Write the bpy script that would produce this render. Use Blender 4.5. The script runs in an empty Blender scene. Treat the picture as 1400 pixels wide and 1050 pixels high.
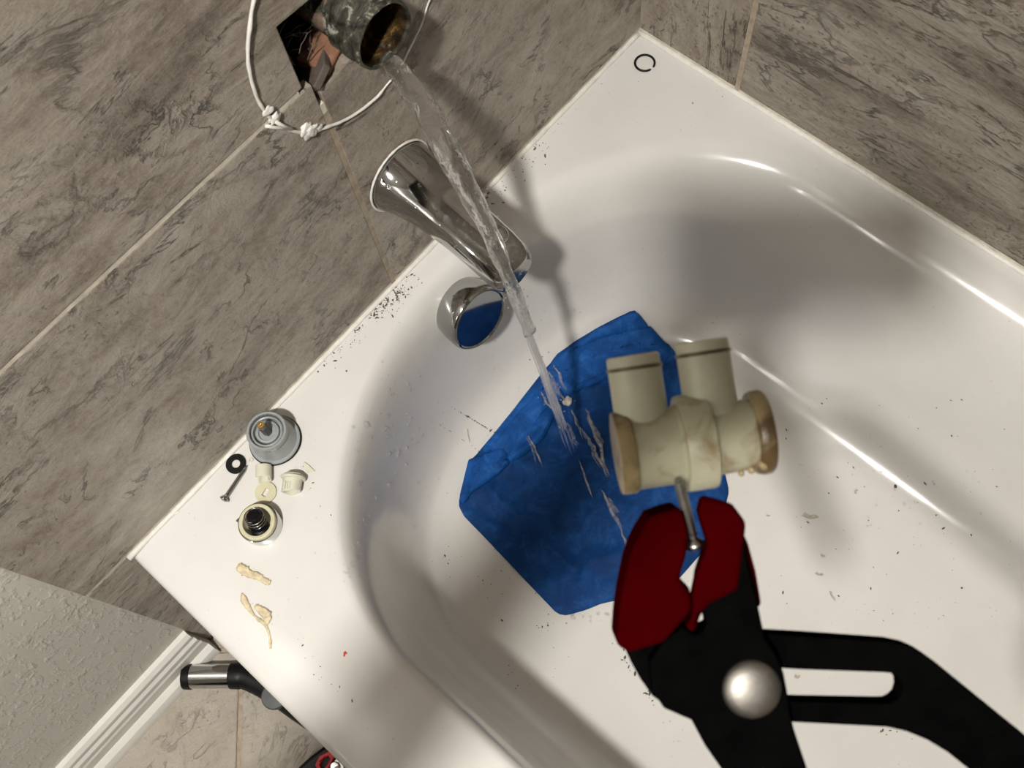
import bpy, bmesh, math, random
from mathutils import Vector, Matrix, noise
from mathutils.bvhtree import BVHTree
from mathutils.geometry import tessellate_polygon

random.seed(7)
S = bpy.context.scene
COL = S.collection
V = Vector
PI = math.pi

# ----------------------------------------------------------------------------
# camera, light, exposure.  x runs along the plumbing wall, y along the tub,
# z = 0 at the tub rim (everything is lifted to a floor at z = 0 at the end)
# ----------------------------------------------------------------------------
FPX = 1368.9
CAM = V((0.6216, 0.4381, 0.9008))
RIGHT = V((-0.65376, 0.75335, -0.07113))
DOWN = V((0.72216, 0.59308, -0.35600))
FWD = V((-0.22601, -0.28411, -0.93177))
FLOOR = -0.318
CEIL = 2.10

cam_data = bpy.data.cameras.new('camera')
cam = bpy.data.objects.new('camera', cam_data)
COL.objects.link(cam)
M = Matrix((RIGHT, -DOWN, -FWD)).transposed().to_4x4()
M.translation = CAM
cam.matrix_world = M
cam_data.sensor_width = 36
cam_data.lens = 36 * FPX / 1400
cam_data.clip_start = 0.01
cam_data.dof.use_dof = True
cam_data.dof.focus_distance = 0.95
cam_data.dof.aperture_fstop = 22
S.camera = cam

world = bpy.data.worlds.new('world')
S.world = world
world.use_nodes = True
world.node_tree.nodes['Background'].inputs[0].default_value = (0.9, 0.95, 1, 1)
world.node_tree.nodes['Background'].inputs[1].default_value = 0.02

LAMP = V((1.245, 0.615, 1.93))
lamp_data = bpy.data.lights.new('lamp_glow', 'AREA')
lamp_data.shape = 'DISK'
lamp_data.size = 0.115
lamp_data.energy = 38
lamp_data.spread = math.radians(150)
lamp_data.color = (1.0, 0.965, 0.91)
lamp = bpy.data.objects.new('lamp_glow', lamp_data)
lamp.location = LAMP
lamp.rotation_euler = (V((0.55, 0.0, -0.3)) - LAMP).to_track_quat('-Z', 'Y').to_euler()
COL.objects.link(lamp)

vs = S.view_settings
vs.view_transform = 'Standard'
vs.look = 'None'
vs.gamma = 1
vs.use_curve_mapping = False
vs.exposure = 0.0


def ray(u, v):
    return (RIGHT * ((u - 700) / FPX) + DOWN * ((v - 525) / FPX) + FWD)


def at(u, v, depth):
    return CAM + ray(u, v) * depth


def onz(u, v, z):
    r = ray(u, v)
    return CAM + r * ((z - CAM.z) / r.z)


def ony(u, v, y):
    r = ray(u, v)
    return CAM + r * ((y - CAM.y) / r.y)


# ----------------------------------------------------------------------------
# materials
# ----------------------------------------------------------------------------
class NT:
    def __init__(s, name):
        s.m = bpy.data.materials.new(name)
        s.m.use_nodes = True
        s.t = s.m.node_tree
        s.b = s.t.nodes['Principled BSDF']

    def n(s, typ, **kw):
        nd = s.t.nodes.new(typ)
        for k, v in kw.items():
            if k.startswith('i_'):
                k = k[2:]
                nd.inputs[int(k) if k.isdigit() else k.replace('_', ' ')].default_value = v
            else:
                setattr(nd, k, v)
        return nd

    def l(s, a, b):
        s.t.links.new(a, b)

    def coords(s, scale=(1, 1, 1), rot=(0, 0, 0), per_object=False):
        tc = s.n('ShaderNodeTexCoord')
        mp = s.n('ShaderNodeMapping')
        mp.inputs['Scale'].default_value = scale
        mp.inputs['Rotation'].default_value = rot
        if per_object:
            oi = s.n('ShaderNodeObjectInfo')
            mu = s.n('ShaderNodeMath', operation='MULTIPLY', i_1=37.0)
            s.l(oi.outputs['Random'], mu.inputs[0])
            ad = s.n('ShaderNodeVectorMath', operation='ADD')
            s.l(tc.outputs['Object'], ad.inputs[0])
            cb = s.n('ShaderNodeCombineXYZ')
            for i in range(3):
                s.l(mu.outputs[0], cb.inputs[i])
            s.l(cb.outputs[0], ad.inputs[1])
            s.l(ad.outputs[0], mp.inputs['Vector'])
        else:
            s.l(tc.outputs['Object'], mp.inputs['Vector'])
        return mp.outputs[0]

    def noise(s, vec, scale, detail=6, rough=0.6, dist=0.0):
        nd = s.n('ShaderNodeTexNoise', i_Scale=scale, i_Detail=detail, i_Roughness=rough, i_Distortion=dist)
        s.l(vec, nd.inputs['Vector'])
        return nd.outputs['Fac']

    def ramp(s, fac, stops, interp='LINEAR'):
        r = s.n('ShaderNodeValToRGB')
        r.color_ramp.interpolation = interp
        el = r.color_ramp.elements
        while len(el) > 1:
            el.remove(el[0])
        for i, (p, c) in enumerate(stops):
            e = el[0] if i == 0 else el.new(p)
            e.position = p
            e.color = (c[0], c[1], c[2], 1) if not isinstance(c, (int, float)) else (c, c, c, 1)
        s.l(fac, r.inputs[0])
        return r.outputs[0]

    def mix(s, fac, a, b, blend='MIX'):
        nd = s.n('ShaderNodeMix', data_type='RGBA', blend_type=blend)
        for sock, val in ((nd.inputs[0], fac), (nd.inputs[6], a), (nd.inputs[7], b)):
            if hasattr(val, 'is_output'):
                s.l(val, sock)
            elif isinstance(val, (int, float)):
                sock.default_value = val
            else:
                sock.default_value = (val[0], val[1], val[2], 1)
        return nd.outputs[2]

    def bump(s, h, strength=0.3, dist=0.001, prev=None):
        b = s.n('ShaderNodeBump')
        b.inputs['Strength'].default_value = strength
        b.inputs['Distance'].default_value = dist
        s.l(h, b.inputs['Height'])
        if prev is not None:
            s.l(prev, b.inputs['Normal'])
        return b.outputs[0]

    def out(s, color=None, rough=None, normal=None, **kw):
        if color is not None:
            if hasattr(color, 'is_output'):
                s.l(color, s.b.inputs['Base Color'])
            else:
                s.b.inputs['Base Color'].default_value = (color[0], color[1], color[2], 1)
        if rough is not None:
            if hasattr(rough, 'is_output'):
                s.l(rough, s.b.inputs['Roughness'])
            else:
                s.b.inputs['Roughness'].default_value = rough
        if normal is not None:
            s.l(normal, s.b.inputs['Normal'])
        for k, v in kw.items():
            s.b.inputs[k.replace('_', ' ')].default_value = v
        return s.m


def simple(name, col, rough=0.5, var=0.12, scale=60, bump=0.0, **kw):
    t = NT(name)
    v = t.coords()
    f = t.noise(v, scale)
    dark = tuple(c * (1 - var) for c in col)
    lite = tuple(min(1, c * (1 + var)) for c in col)
    c = t.ramp(f, [(0.3, dark), (0.7, lite)])
    nm = t.bump(t.noise(v, scale * 3), bump, 0.0006) if bump else None
    return t.out(c, rough, nm, **kw)


def stone(name, stretch, rot, tone=1.0, light=False, cracks=1.0, grain=1.0):
    t = NT(name)
    v = t.coords(stretch, rot, True)
    iso = t.coords((1, 1, 1), (0, 0, 0), True)

    def math_(op, a, b=None, c=None):
        nd = t.n('ShaderNodeMath', operation=op)
        for i, x in enumerate((a, b, c)):
            if x is None:
                continue
            if hasattr(x, 'is_output'):
                t.l(x, nd.inputs[i])
            else:
                nd.inputs[i].default_value = x
        return nd.outputs[0]
    layers = t.noise(v, 6.0, 10, 0.68, 0.9)
    swirl = t.noise(v, 3.0, 7, 0.6, 3.0)
    fine = t.noise(v, 34, 10, 0.75, 0.5)
    grainf = t.noise(iso, 150, 10, 0.85)
    relief = t.noise(v, 14, 10, 0.72, 1.4)
    f = math_('MULTIPLY_ADD', layers, 0.30, math_('MULTIPLY_ADD', swirl, 0.18, math_('MULTIPLY_ADD', fine, 0.24, math_('MULTIPLY_ADD', relief, 0.10, math_('MULTIPLY', grainf, 0.18)))))
    if light:
        cols = [(0.30, (0.24, 0.20, 0.16)), (0.44, (0.38, 0.335, 0.28)), (0.55, (0.45, 0.405, 0.345)), (0.68, (0.53, 0.485, 0.42))]
    else:
        cols = [(0.40, (0.085, 0.063, 0.045)), (0.455, (0.178, 0.146, 0.113)), (0.50, (0.255, 0.219, 0.177)), (0.545, (0.300, 0.264, 0.218)), (0.62, (0.40, 0.365, 0.312))]
    cols = [(p, tuple(x * tone for x in c)) for p, c in cols]
    c = t.ramp(f, cols)

    def vein(vec, scale, w, dist, det=10, rough=0.62):
        nz = t.noise(vec, scale, det, rough, dist)
        ab = math_('ABSOLUTE', math_('SUBTRACT', nz, 0.5))
        return t.ramp(ab, [(0.0, 1.0), (w * 0.35, 0.6), (w, 0.0)])
    total = None
    for scale, w, dist, gs, g0, amt in ((2.2, 0.010, 0.8, 4.5, 0.50, 0.7), (4.6, 0.008, 0.7, 9.0, 0.50, 0.95), (9.0, 0.011, 0.5, 13.0, 0.52, 0.85), (19.0, 0.016, 0.4, 21.0, 0.55, 0.7)):
        gate = t.ramp(t.noise(iso, gs, 4, 0.6), [(g0, 0.0), (g0 + 0.09, 1.0)])
        layer = math_('MULTIPLY', math_('MULTIPLY', vein(v, scale, w, dist), gate), amt * cracks)
        total = layer if total is None else math_('MAXIMUM', total, layer)
    pits = t.ramp(t.noise(iso, 190, 5, 0.75), [(0.36, 1.0), (0.40, 0.0)])
    gate2 = t.ramp(t.noise(v, 9, 5, 0.65), [(0.46, 0.0), (0.60, 1.0)])
    pp = math_('MULTIPLY', pits, gate2)
    dark = math_('MAXIMUM', total, math_('MULTIPLY', pp, 0.7 * cracks))
    c = t.mix(dark, c, (0.055, 0.042, 0.031) if not light else (0.20, 0.16, 0.12))
    gate3 = t.ramp(t.noise(iso, 5, 3, 0.5), [(0.50, 0.0), (0.66, 1.0)])
    lv = math_('MULTIPLY', math_('MULTIPLY', vein(v, 4.1, 0.022, 1.5), gate3), 0.3)
    c = t.mix(lv, c, (0.46, 0.42, 0.36))
    h = math_('SUBTRACT', math_('MULTIPLY_ADD', fine, 0.5, math_('MULTIPLY_ADD', relief, 0.7, math_('MULTIPLY', grainf, 0.3))), math_('MULTIPLY', dark, 0.5))
    nb = t.bump(h, 1.0, 0.0065)
    return t.out(c, t.ramp(fine, [(0.3, 0.5), (0.7, 0.36)]), nb)


MAT = {}
MAT['stone_wall'] = stone('wall_stone', (0.75, 1, 1.9), (0, math.radians(-12), 0))
MAT['stone_back'] = stone('back_stone', (1, 0.7, 2.2), (math.radians(14), 0, 0), 0.86)
MAT['stone_floor'] = stone('floor_stone', (1, 1.6, 1), (0, 0, 0.4), 1.16, True, 0.3)
MAT['grout'] = simple('white_grout', (0.58, 0.535, 0.45), 0.8, 0.22, 90, 0.3)
MAT['grout_brown'] = simple('brown_grout', (0.33, 0.27, 0.2), 0.8, 0.3, 90, 0.3)


def enamel():
    t = NT('tub_enamel')
    v = t.coords()
    a = t.ramp(t.noise(v, 5, 5, 0.6), [(0.35, (0.60, 0.586, 0.558)), (0.65, (0.65, 0.638, 0.612))])
    st = t.ramp(t.noise(v, 9, 6, 0.7, 0.6), [(0.60, 0.0), (0.75, 1.0)])
    a = t.mix(t.mix(0.22, (0, 0, 0), st), a, (0.55, 0.50, 0.40))
    sp = t.ramp(t.noise(v, 260, 2, 0.5), [(0.70, 0.0), (0.74, 1.0)])
    gt = t.ramp(t.noise(v, 12, 3, 0.5), [(0.52, 0.0), (0.6, 1.0)])
    a = t.mix(t.mix(0.5, (0, 0, 0), t.mix(1.0, sp, gt, 'MULTIPLY')), a, (0.3, 0.27, 0.22))
    r = t.ramp(t.noise(v, 14, 4, 0.6), [(0.3, 0.13), (0.7, 0.26)])
    nb = t.bump(t.noise(v, 7, 3, 0.5), 0.06, 0.004)
    return t.out(a, r, nb, Coat_Weight=0.3, Coat_Roughness=0.06)


MAT['enamel'] = enamel()


def paint():
    t = NT('wall_paint')
    v = t.coords((1, 1, 1), (0, 0.5, 0))
    f = t.noise(v, 4)
    c = t.ramp(f, [(0.3, (0.54, 0.522, 0.468)), (0.7, (0.60, 0.582, 0.525))])
    h = t.noise(t.coords((1, 1, 0.6), (0, 0.5, 0)), 130, 4, 0.55, 0.2)
    nb = t.bump(t.ramp(h, [(0.50, 0.0), (0.75, 1.0)]), 0.55, 0.0016)
    return t.out(c, 0.5, nb)


MAT['paint'] = paint()
MAT['room_paint'] = simple('room_paint', (0.20, 0.185, 0.16), 0.7, 0.05, 30, 0.2)
MAT['white_paint'] = simple('white_trim_paint', (0.64, 0.625, 0.58), 0.35, 0.05, 20, 0.1)
MAT['ceiling'] = simple('ceiling_paint', (0.72, 0.70, 0.66), 0.8, 0.04, 30, 0.2)
MAT['caulk'] = simple('white_caulk', (0.66, 0.64, 0.595), 0.45, 0.10, 120, 0.4)
MAT['chrome'] = NT('chrome').out((0.56, 0.56, 0.55), 0.06, None, Metallic=1.0)


def spotted_chrome():
    t = NT('wet_chrome')
    v = t.coords()
    nb = t.bump(t.ramp(t.noise(v, 150, 2, 0.5), [(0.66, 0.0), (0.74, 1.0)]), 0.25, 0.0006)
    r = t.ramp(t.noise(v, 60), [(0.35, 0.04), (0.75, 0.13)])
    return t.out((0.42, 0.425, 0.42), r, nb, Metallic=1.0)


MAT['wet_chrome'] = spotted_chrome()
MAT['steel'] = simple('steel', (0.36, 0.355, 0.34), 0.25, 0.15, 200, 0.1, Metallic=1.0)
MAT['dull_steel'] = simple('dull_steel', (0.21, 0.195, 0.175), 0.48, 0.15, 200, 0.1, Metallic=1.0)
MAT['brass'] = simple('brass', (0.75, 0.52, 0.20), 0.25, 0.3, 200, 0.2, Metallic=1.0)


def corroded(name, lo, mid, hi, metal=0.6):
    t = NT(name)
    v = t.coords()
    f = t.noise(v, 70, 8, 0.75, 1.2)
    c = t.ramp(f, [(0.40, lo), (0.48, mid), (0.56, tuple(x * 1.8 for x in mid)), (0.62, hi)])
    nb = t.bump(f, 0.8, 0.003)
    return t.out(c, 0.45, nb, Metallic=metal)


MAT['verdigris'] = corroded('verdigris_brass', (0.012, 0.009, 0.006), (0.040, 0.040, 0.027), (0.34, 0.34, 0.29), 0.2)
MAT['old_pipe'] = corroded('old_pipe', (0.03, 0.02, 0.014), (0.11, 0.075, 0.055), (0.22, 0.15, 0.11), 0.3)
MAT['bronze'] = corroded('dark_bronze', (0.012, 0.008, 0.004), (0.06, 0.035, 0.012), (0.35, 0.20, 0.05), 0.8)
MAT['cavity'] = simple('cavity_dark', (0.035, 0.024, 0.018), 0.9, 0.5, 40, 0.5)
MAT['raw_wood'] = simple('raw_wood', (0.17, 0.080, 0.045), 0.8, 0.45, 70, 0.6)
MAT['old_board'] = simple('old_board', (0.085, 0.065, 0.052), 0.9, 0.4, 60, 0.6)
MAT['water'] = None


def water():
    t = NT('water')
    v = t.coords((1, 0.5, 0.22))
    nb = t.bump(t.noise(v, 110, 3, 0.55, 0.6), 0.7, 0.004)
    t.out((1, 1, 1), 0.0, nb, Transmission_Weight=1.0, IOR=1.33)
    tr = t.n('ShaderNodeBsdfTransparent')
    mx_ = t.n('ShaderNodeMixShader', i_0=0.68)
    t.l(tr.outputs[0], mx_.inputs[1])
    t.l(t.b.outputs[0], mx_.inputs[2])
    t.l(mx_.outputs[0], t.t.nodes['Material Output'].inputs['Surface'])
    return t.m


MAT['water'] = water()


def glinty():
    t = NT('painted_glint_water')
    v = t.coords((1, 1, 1))
    t.out((1, 1, 1), 0.02, None, Transmission_Weight=1.0, IOR=1.33)
    tr = t.n('ShaderNodeBsdfTransparent')
    df = t.n('ShaderNodeBsdfDiffuse', i_Color=(0.75, 0.76, 0.77, 1))  # white diffuse painted in for the glints of moving water
    m1 = t.n('ShaderNodeMixShader')
    t.l(t.ramp(t.noise(v, 240, 3), [(0.38, 0.02), (0.66, 0.24)]), m1.inputs[0])
    t.l(t.b.outputs[0], m1.inputs[1])
    t.l(df.outputs[0], m1.inputs[2])
    m2 = t.n('ShaderNodeMixShader', i_0=0.5)
    t.l(tr.outputs[0], m2.inputs[1])
    t.l(m1.outputs[0], m2.inputs[2])
    t.l(m2.outputs[0], t.t.nodes['Material Output'].inputs['Surface'])
    return t.m


MAT['glint_water'] = glinty()


def drops():
    t = NT('water_drop')
    t.out((1, 1, 1), 0.0, None, Transmission_Weight=1.0, IOR=1.33)
    tr = t.n('ShaderNodeBsdfTransparent')
    mx_ = t.n('ShaderNodeMixShader', i_0=0.5)
    t.l(tr.outputs[0], mx_.inputs[1])
    t.l(t.b.outputs[0], mx_.inputs[2])
    t.l(mx_.outputs[0], t.t.nodes['Material Output'].inputs['Surface'])
    return t.m


MAT['drop'] = drops()
MAT['bead'] = NT('water_bead').out((1, 1, 1), 0.0, None, Transmission_Weight=1.0, IOR=1.4)


def fabric(k=1.0, name='blue_microfibre'):
    t = NT(name)
    v = t.coords()
    f = t.noise(v, 38, 8, 0.72, 0.4)
    c = t.ramp(f, [(0.36, (0.003 * k, 0.028 * k, 0.112 * k)), (0.52, (0.004 * k, 0.042 * k, 0.165 * k)), (0.68, (0.012 * k, 0.072 * k, 0.24 * k))])
    h = t.noise(v, 700, 3, 0.6)
    h2 = t.noise(v, 45, 5, 0.6)
    nb = t.bump(h, 0.5, 0.0008)
    nb = t.bump(h2, 0.4, 0.004, nb)
    return t.out(c, 0.6, nb, Specular_IOR_Level=0.12)


MAT['fabric'] = fabric()
MAT['fabric_pale'] = fabric(1.55, 'paler_blue_microfibre')  # same fabric with its colour scaled lighter, for the flaps
MAT['grey_plastic'] = simple('grey_plastic', (0.27, 0.285, 0.29), 0.35, 0.06, 80, 0.08)
MAT['dark_grey'] = simple('dark_grey_plastic', (0.06, 0.062, 0.065), 0.4, 0.2, 80)
MAT['rubber'] = simple('black_rubber', (0.004, 0.004, 0.0045), 0.45, 0.3, 80, 0.0, Specular_IOR_Level=0.25)
MAT['cream'] = simple('cream_plastic', (0.54, 0.51, 0.355), 0.35, 0.06, 60, 0.05, Subsurface_Weight=0.15, Subsurface_Scale=0.005)
MAT['pale_cream'] = simple('pale_cream_plastic', (0.60, 0.585, 0.475), 0.35, 0.05, 60, 0.05, Subsurface_Weight=0.15, Subsurface_Scale=0.005)


def nylon(name, base, stain, amount):
    t = NT(name)
    v = t.coords()
    f = t.noise(v, 45, 5, 0.6, 0.6)
    c = t.mix(t.mix(0.9, (0, 0, 0), t.ramp(f, [(amount, 0.0), (amount + 0.14, 1.0)])), base, stain)
    g = t.ramp(t.noise(v, 90, 4), [(0.3, 0.85), (0.7, 1.0)])
    c = t.mix(1.0, c, g, 'MULTIPLY')
    return t.out(c, 0.4, t.bump(t.noise(v, 200), 0.15, 0.0006), Subsurface_Weight=0.2, Subsurface_Scale=0.006)


MAT['nylon'] = nylon('aged_nylon', (0.42, 0.405, 0.29), (0.19, 0.125, 0.05), 0.47)
MAT['nylon_clean'] = nylon('clean_nylon', (0.54, 0.55, 0.43), (0.36, 0.33, 0.23), 0.62)
MAT['nylon_stained'] = nylon('stained_nylon', (0.36, 0.29, 0.15), (0.07, 0.035, 0.01), 0.42)
MAT['red_grip'] = simple('red_plastic', (0.024, 0.0002, 0.0006), 0.8, 0.1, 60, 0.1, Specular_IOR_Level=0.0)
MAT['black_steel'] = simple('blackened_steel', (0.0015, 0.0015, 0.0015), 0.8, 0.3, 120, 0.1, Specular_IOR_Level=0.0)
MAT['scrap'] = simple('amber_caulk', (0.58, 0.49, 0.32), 0.45, 0.28, 260, 1.0, Subsurface_Weight=0.2, Subsurface_Scale=0.003)
MAT['grit'] = simple('dark_grit', (0.09, 0.075, 0.06), 0.8, 0.5, 300)
MAT['pale_grit'] = simple('pale_grit', (0.40, 0.37, 0.30), 0.7, 0.3, 300)
MAT['red_chip'] = simple('red_chip', (0.55, 0.02, 0.03), 0.5, 0.1, 100)
MAT['skin'] = simple('skin', (0.55, 0.33, 0.24), 0.5, 0.08, 40, 0.1)
MAT['cloth_dark'] = simple('dark_cotton', (0.035, 0.037, 0.045), 0.9, 0.2, 150, 0.3)
MAT['hair'] = simple('hair_brown', (0.05, 0.03, 0.02), 0.7, 0.3, 150, 0.5)
MAT['glass_black'] = simple('black_glass', (0.01, 0.01, 0.012), 0.1, 0.1, 50)
MAT['bulb'] = NT('bulb_glow').out((1, 1, 1), 0.3, None, Emission_Color=(1.0, 0.90, 0.74, 1), Emission_Strength=30.0)


# ----------------------------------------------------------------------------
# mesh helpers
# ----------------------------------------------------------------------------
def link(name, me, mat, parent=None, loc=None, smooth=False):
    o = bpy.data.objects.new(name, me)
    COL.objects.link(o)
    if mat is not None and not me.materials:
        me.materials.append(mat)
    if smooth:
        for p in me.polygons:
            p.use_smooth = True
    if parent is not None:
        o.parent = parent
    if loc is not None:
        o.location = loc
    return o


def mesh(name, bm, mat, parent=None, loc=None, smooth=False, bevel=0, seg=2, auto=None):
    bmesh.ops.recalc_face_normals(bm, faces=bm.faces)
    me = bpy.data.meshes.new(name)
    bm.to_mesh(me)
    bm.free()
    o = link(name, me, mat, parent, loc, smooth or bevel > 0)
    if auto is not None:
        me.set_sharp_from_angle(angle=math.radians(auto))
    elif bevel > 0:
        me.set_sharp_from_angle(angle=math.radians(35))
    if bevel > 0:
        md = o.modifiers.new('bevel', 'BEVEL')
        md.width = bevel
        md.segments = seg
        md.limit_method = 'ANGLE'
        md.angle_limit = math.radians(40)
        md.harden_normals = False
    return o


def thing(name, label, cat, loc=(0, 0, 0), rot=None, group=None):
    o = bpy.data.objects.new(name, None)
    o.empty_display_size = 0.02
    COL.objects.link(o)
    o.location = loc
    if rot is not None:
        o.rotation_euler = rot
    return tag(o, label, cat, group)


def tag(o, label, cat, group=None, kind=None):
    o['label'] = label
    o['category'] = cat
    if group:
        o['group'] = group
    if kind:
        o['kind'] = kind
    return o


def struct(o, label=None):
    o['kind'] = 'structure'
    if label:
        o['label'] = label
    return o


def box(bm, lo, hi):
    x0, y0, z0 = lo
    x1, y1, z1 = hi
    vs_ = [bm.verts.new(p) for p in ((x0, y0, z0), (x1, y0, z0), (x1, y1, z0), (x0, y1, z0),
                                     (x0, y0, z1), (x1, y0, z1), (x1, y1, z1), (x0, y1, z1))]
    for f in ((0, 3, 2, 1), (4, 5, 6, 7), (0, 1, 5, 4), (1, 2, 6, 5), (2, 3, 7, 6), (3, 0, 4, 7)):
        bm.faces.new([vs_[i] for i in f])


def loft(bm, rings, close=True, cap0=False, cap1=False):
    rv = [[bm.verts.new(p) for p in r] for r in rings]
    n = len(rv[0])
    for a, b in zip(rv[:-1], rv[1:]):
        for i in range(n if close else n - 1):
            j = (i + 1) % n
            bm.faces.new((a[i], a[j], b[j], b[i]))
    if cap0:
        bm.faces.new(rv[0][::-1])
    if cap1:
        bm.faces.new(rv[-1])
    return rv


def lathe(bm, prof, seg=40, cap0=True, cap1=True, mtx=None, wob=0.0):
    """profile of (radius, height) about z"""
    rings = []
    for r, h in prof:
        ring = []
        for i in range(seg):
            a = 2 * PI * i / seg
            rr = r * (1 + wob * noise.noise(V((math.cos(a) * 2, math.sin(a) * 2, h * 200))))
            p = V((rr * math.cos(a), rr * math.sin(a), h))
            ring.append(mtx @ p if mtx else p)
        rings.append(ring)
    return loft(bm, rings, True, cap0, cap1)


def frames(path):
    out = []
    up = None
    for i, p in enumerate(path):
        a = path[max(i - 1, 0)]
        b = path[min(i + 1, len(path) - 1)]
        t = (b - a).normalized()
        if up is None:
            up = V((0, 0, 1)) if abs(t.z) < 0.9 else V((1, 0, 0))
        s = t.cross(up).normalized()
        up = s.cross(t).normalized()
        out.append((p, s, up))
    return out


def tube(bm, path, rad, seg=8, flat=1.0, closed=False, cap=True):
    path = [V(p) for p in path]
    if not hasattr(rad, '__len__'):
        rad = [rad] * len(path)
    rings = []
    for (p, s, u), r in zip(frames(path), rad):
        rings.append([p + s * (r * math.cos(2 * PI * k / seg)) + u * (r * flat * math.sin(2 * PI * k / seg)) for k in range(seg)])
    if closed:
        rings.append(rings[0])
        loft(bm, rings[:-1] + [rings[0]], True)
        bmesh.ops.remove_doubles(bm, verts=bm.verts, dist=1e-6)
    else:
        loft(bm, rings, True, cap, cap)


def prism(bm, outer, z0, z1, holes=()):
    """outline in xy (with holes) extruded from z0 to z1"""
    loops = [list(outer)] + [list(h) for h in holes]
    flat = [p for lp in loops for p in lp]
    if not holes:
        n = len(flat)
        top = [bm.verts.new((p[0], p[1], z1)) for p in flat]
        bot = [bm.verts.new((p[0], p[1], z0)) for p in flat]
        bm.faces.new(top)
        bm.faces.new(bot[::-1])
        for i in range(n):
            j = (i + 1) % n
            bm.faces.new((bot[i], bot[j], top[j], top[i]))
        return
    tris = tessellate_polygon([[V((p[0], p[1], 0)) for p in lp] for lp in loops])
    top = [bm.verts.new((p[0], p[1], z1)) for p in flat]
    bot = [bm.verts.new((p[0], p[1], z0)) for p in flat]
    for t in tris:
        try:
            bm.faces.new([top[i] for i in t])
            bm.faces.new([bot[i] for i in t[::-1]])
        except ValueError:
            pass
    k = 0
    for lp in loops:
        n = len(lp)
        for i in range(n):
            a, b = k + i, k + (i + 1) % n
            bm.faces.new((bot[a], bot[b], top[b], top[a]))
        k += n


def curve_pts(ctrl, n, closed=False):
    """Catmull-Rom through control points"""
    P = [V(p) for p in ctrl]
    m = len(P)
    segs = m if closed else m - 1
    out = []
    for i in range(n):
        t = i / (n if closed else n - 1) * segs
        k = min(int(t), segs - 1)
        f = t - k
        g = (lambda j: P[j % m]) if closed else (lambda j: P[max(0, min(m - 1, j))])
        p0, p1, p2, p3 = g(k - 1), g(k), g(k + 1), g(k + 2)
        out.append(0.5 * ((2 * p1) + (p2 - p0) * f + (2 * p0 - 5 * p1 + 4 * p2 - p3) * f * f + (3 * p1 - p0 - 3 * p2 + p3) * f ** 3))
    return out


# ----------------------------------------------------------------------------
# room shell
# ----------------------------------------------------------------------------
RX, RY = 2.45, 1.535            # room end along x, tub length
GZ = 0.3225                     # a horizontal grout line
PITCH = 0.3175
GAP = 0.0042
HOLE = (0.318, 0.4065, 0.311, 0.3855)   # x0, x1, z0, z1 of the cut in the tiles


def slab(name, boxes, mat, label):
    bm = bmesh.new()
    for lo, hi in boxes:
        box(bm, lo, hi)
    return struct(mesh(name, bm, mat), label)


x0, x1, z0, z1 = HOLE
wall_left = slab('wall_left', [((-0.12, -0.024, FLOOR), (x0, -0.0006, CEIL)), ((x1 + 0.004, -0.024, FLOOR), (0.8085, -0.0006, CEIL)),
                               ((x0, -0.024, z1 + 0.006), (x1 + 0.004, -0.0006, CEIL)), ((x0, -0.024, FLOOR), (x1 + 0.004, -0.0006, z0 - 0.016))],
                 MAT['grout'], 'wall with brown stone tiles and white grout behind the taps')
bm = bmesh.new()
box(bm, (0.8105, -0.024, FLOOR), (RX + 0.1, -0.0035, CEIL))
o = mesh('painted_panel', bm, MAT['paint'], wall_left)
o['label'] = 'grey-green painted wall surface with orange-peel texture'


def tile_mesh(name, outline, thick=0.009):
    """outline in (a, b) wall coordinates; local z is out of the wall"""
    bm = bmesh.new()
    prism(bm, outline, -thick, 0)
    bmesh.ops.recalc_face_normals(bm, faces=bm.faces)
    me = bpy.data.meshes.new(name)
    bm.to_mesh(me)
    bm.free()
    return me


def put_tile(outline, origin, mat, parent, rot, name='tile'):
    me = tile_mesh(name, outline)
    o = link(name, me, mat, parent)
    o.matrix_world = Matrix.Translation(origin) @ rot.to_4x4()
    for p in me.polygons:
        p.use_smooth = True
    me.set_sharp_from_angle(angle=math.radians(35))
    md = o.modifiers.new('bevel', 'BEVEL')
    md.width = 0.0011
    md.segments = 2
    md.limit_method = 'ANGLE'
    md.angle_limit = math.radians(40)
    return o


# local tile coords: mesh x = along wall, y = up, z = out
ROT_LEFT = Matrix(((-1, 0, 0), (0, 0, 1), (0, 1, 0))).transposed()   # local x -> -X, y -> Z, z -> Y
ROT_BACK = Matrix(((0, 1, 0), (0, 0, 1), (1, 0, 0))).transposed()    # local x -> Y, y -> Z, z -> X


def stone_mat(base, key):
    return MAT[base]


# the stone texture works in object space, so wall tiles get it in local axes (x along, y up)
MAT['stone_left_tile'] = stone('left_tile_stone', (0.7, 2.1, 1), (0, 0, math.radians(10)), 1.44)
MAT['stone_left_low'] = stone('left_low_stone', (0.85, 1.35, 1), (0, 0, math.radians(-32)), 1.38, False, 0.9, 1.6)
MAT['stone_back_tile'] = stone('back_tile_stone', (0.6, 2.3, 1), (0, 0, math.radians(-18)), 1.28, False, 0.9)
MAT['stone_back_small'] = stone('back_small_stone', (2.0, 0.7, 1), (0, 0, math.radians(-12)), 1.34)

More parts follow.
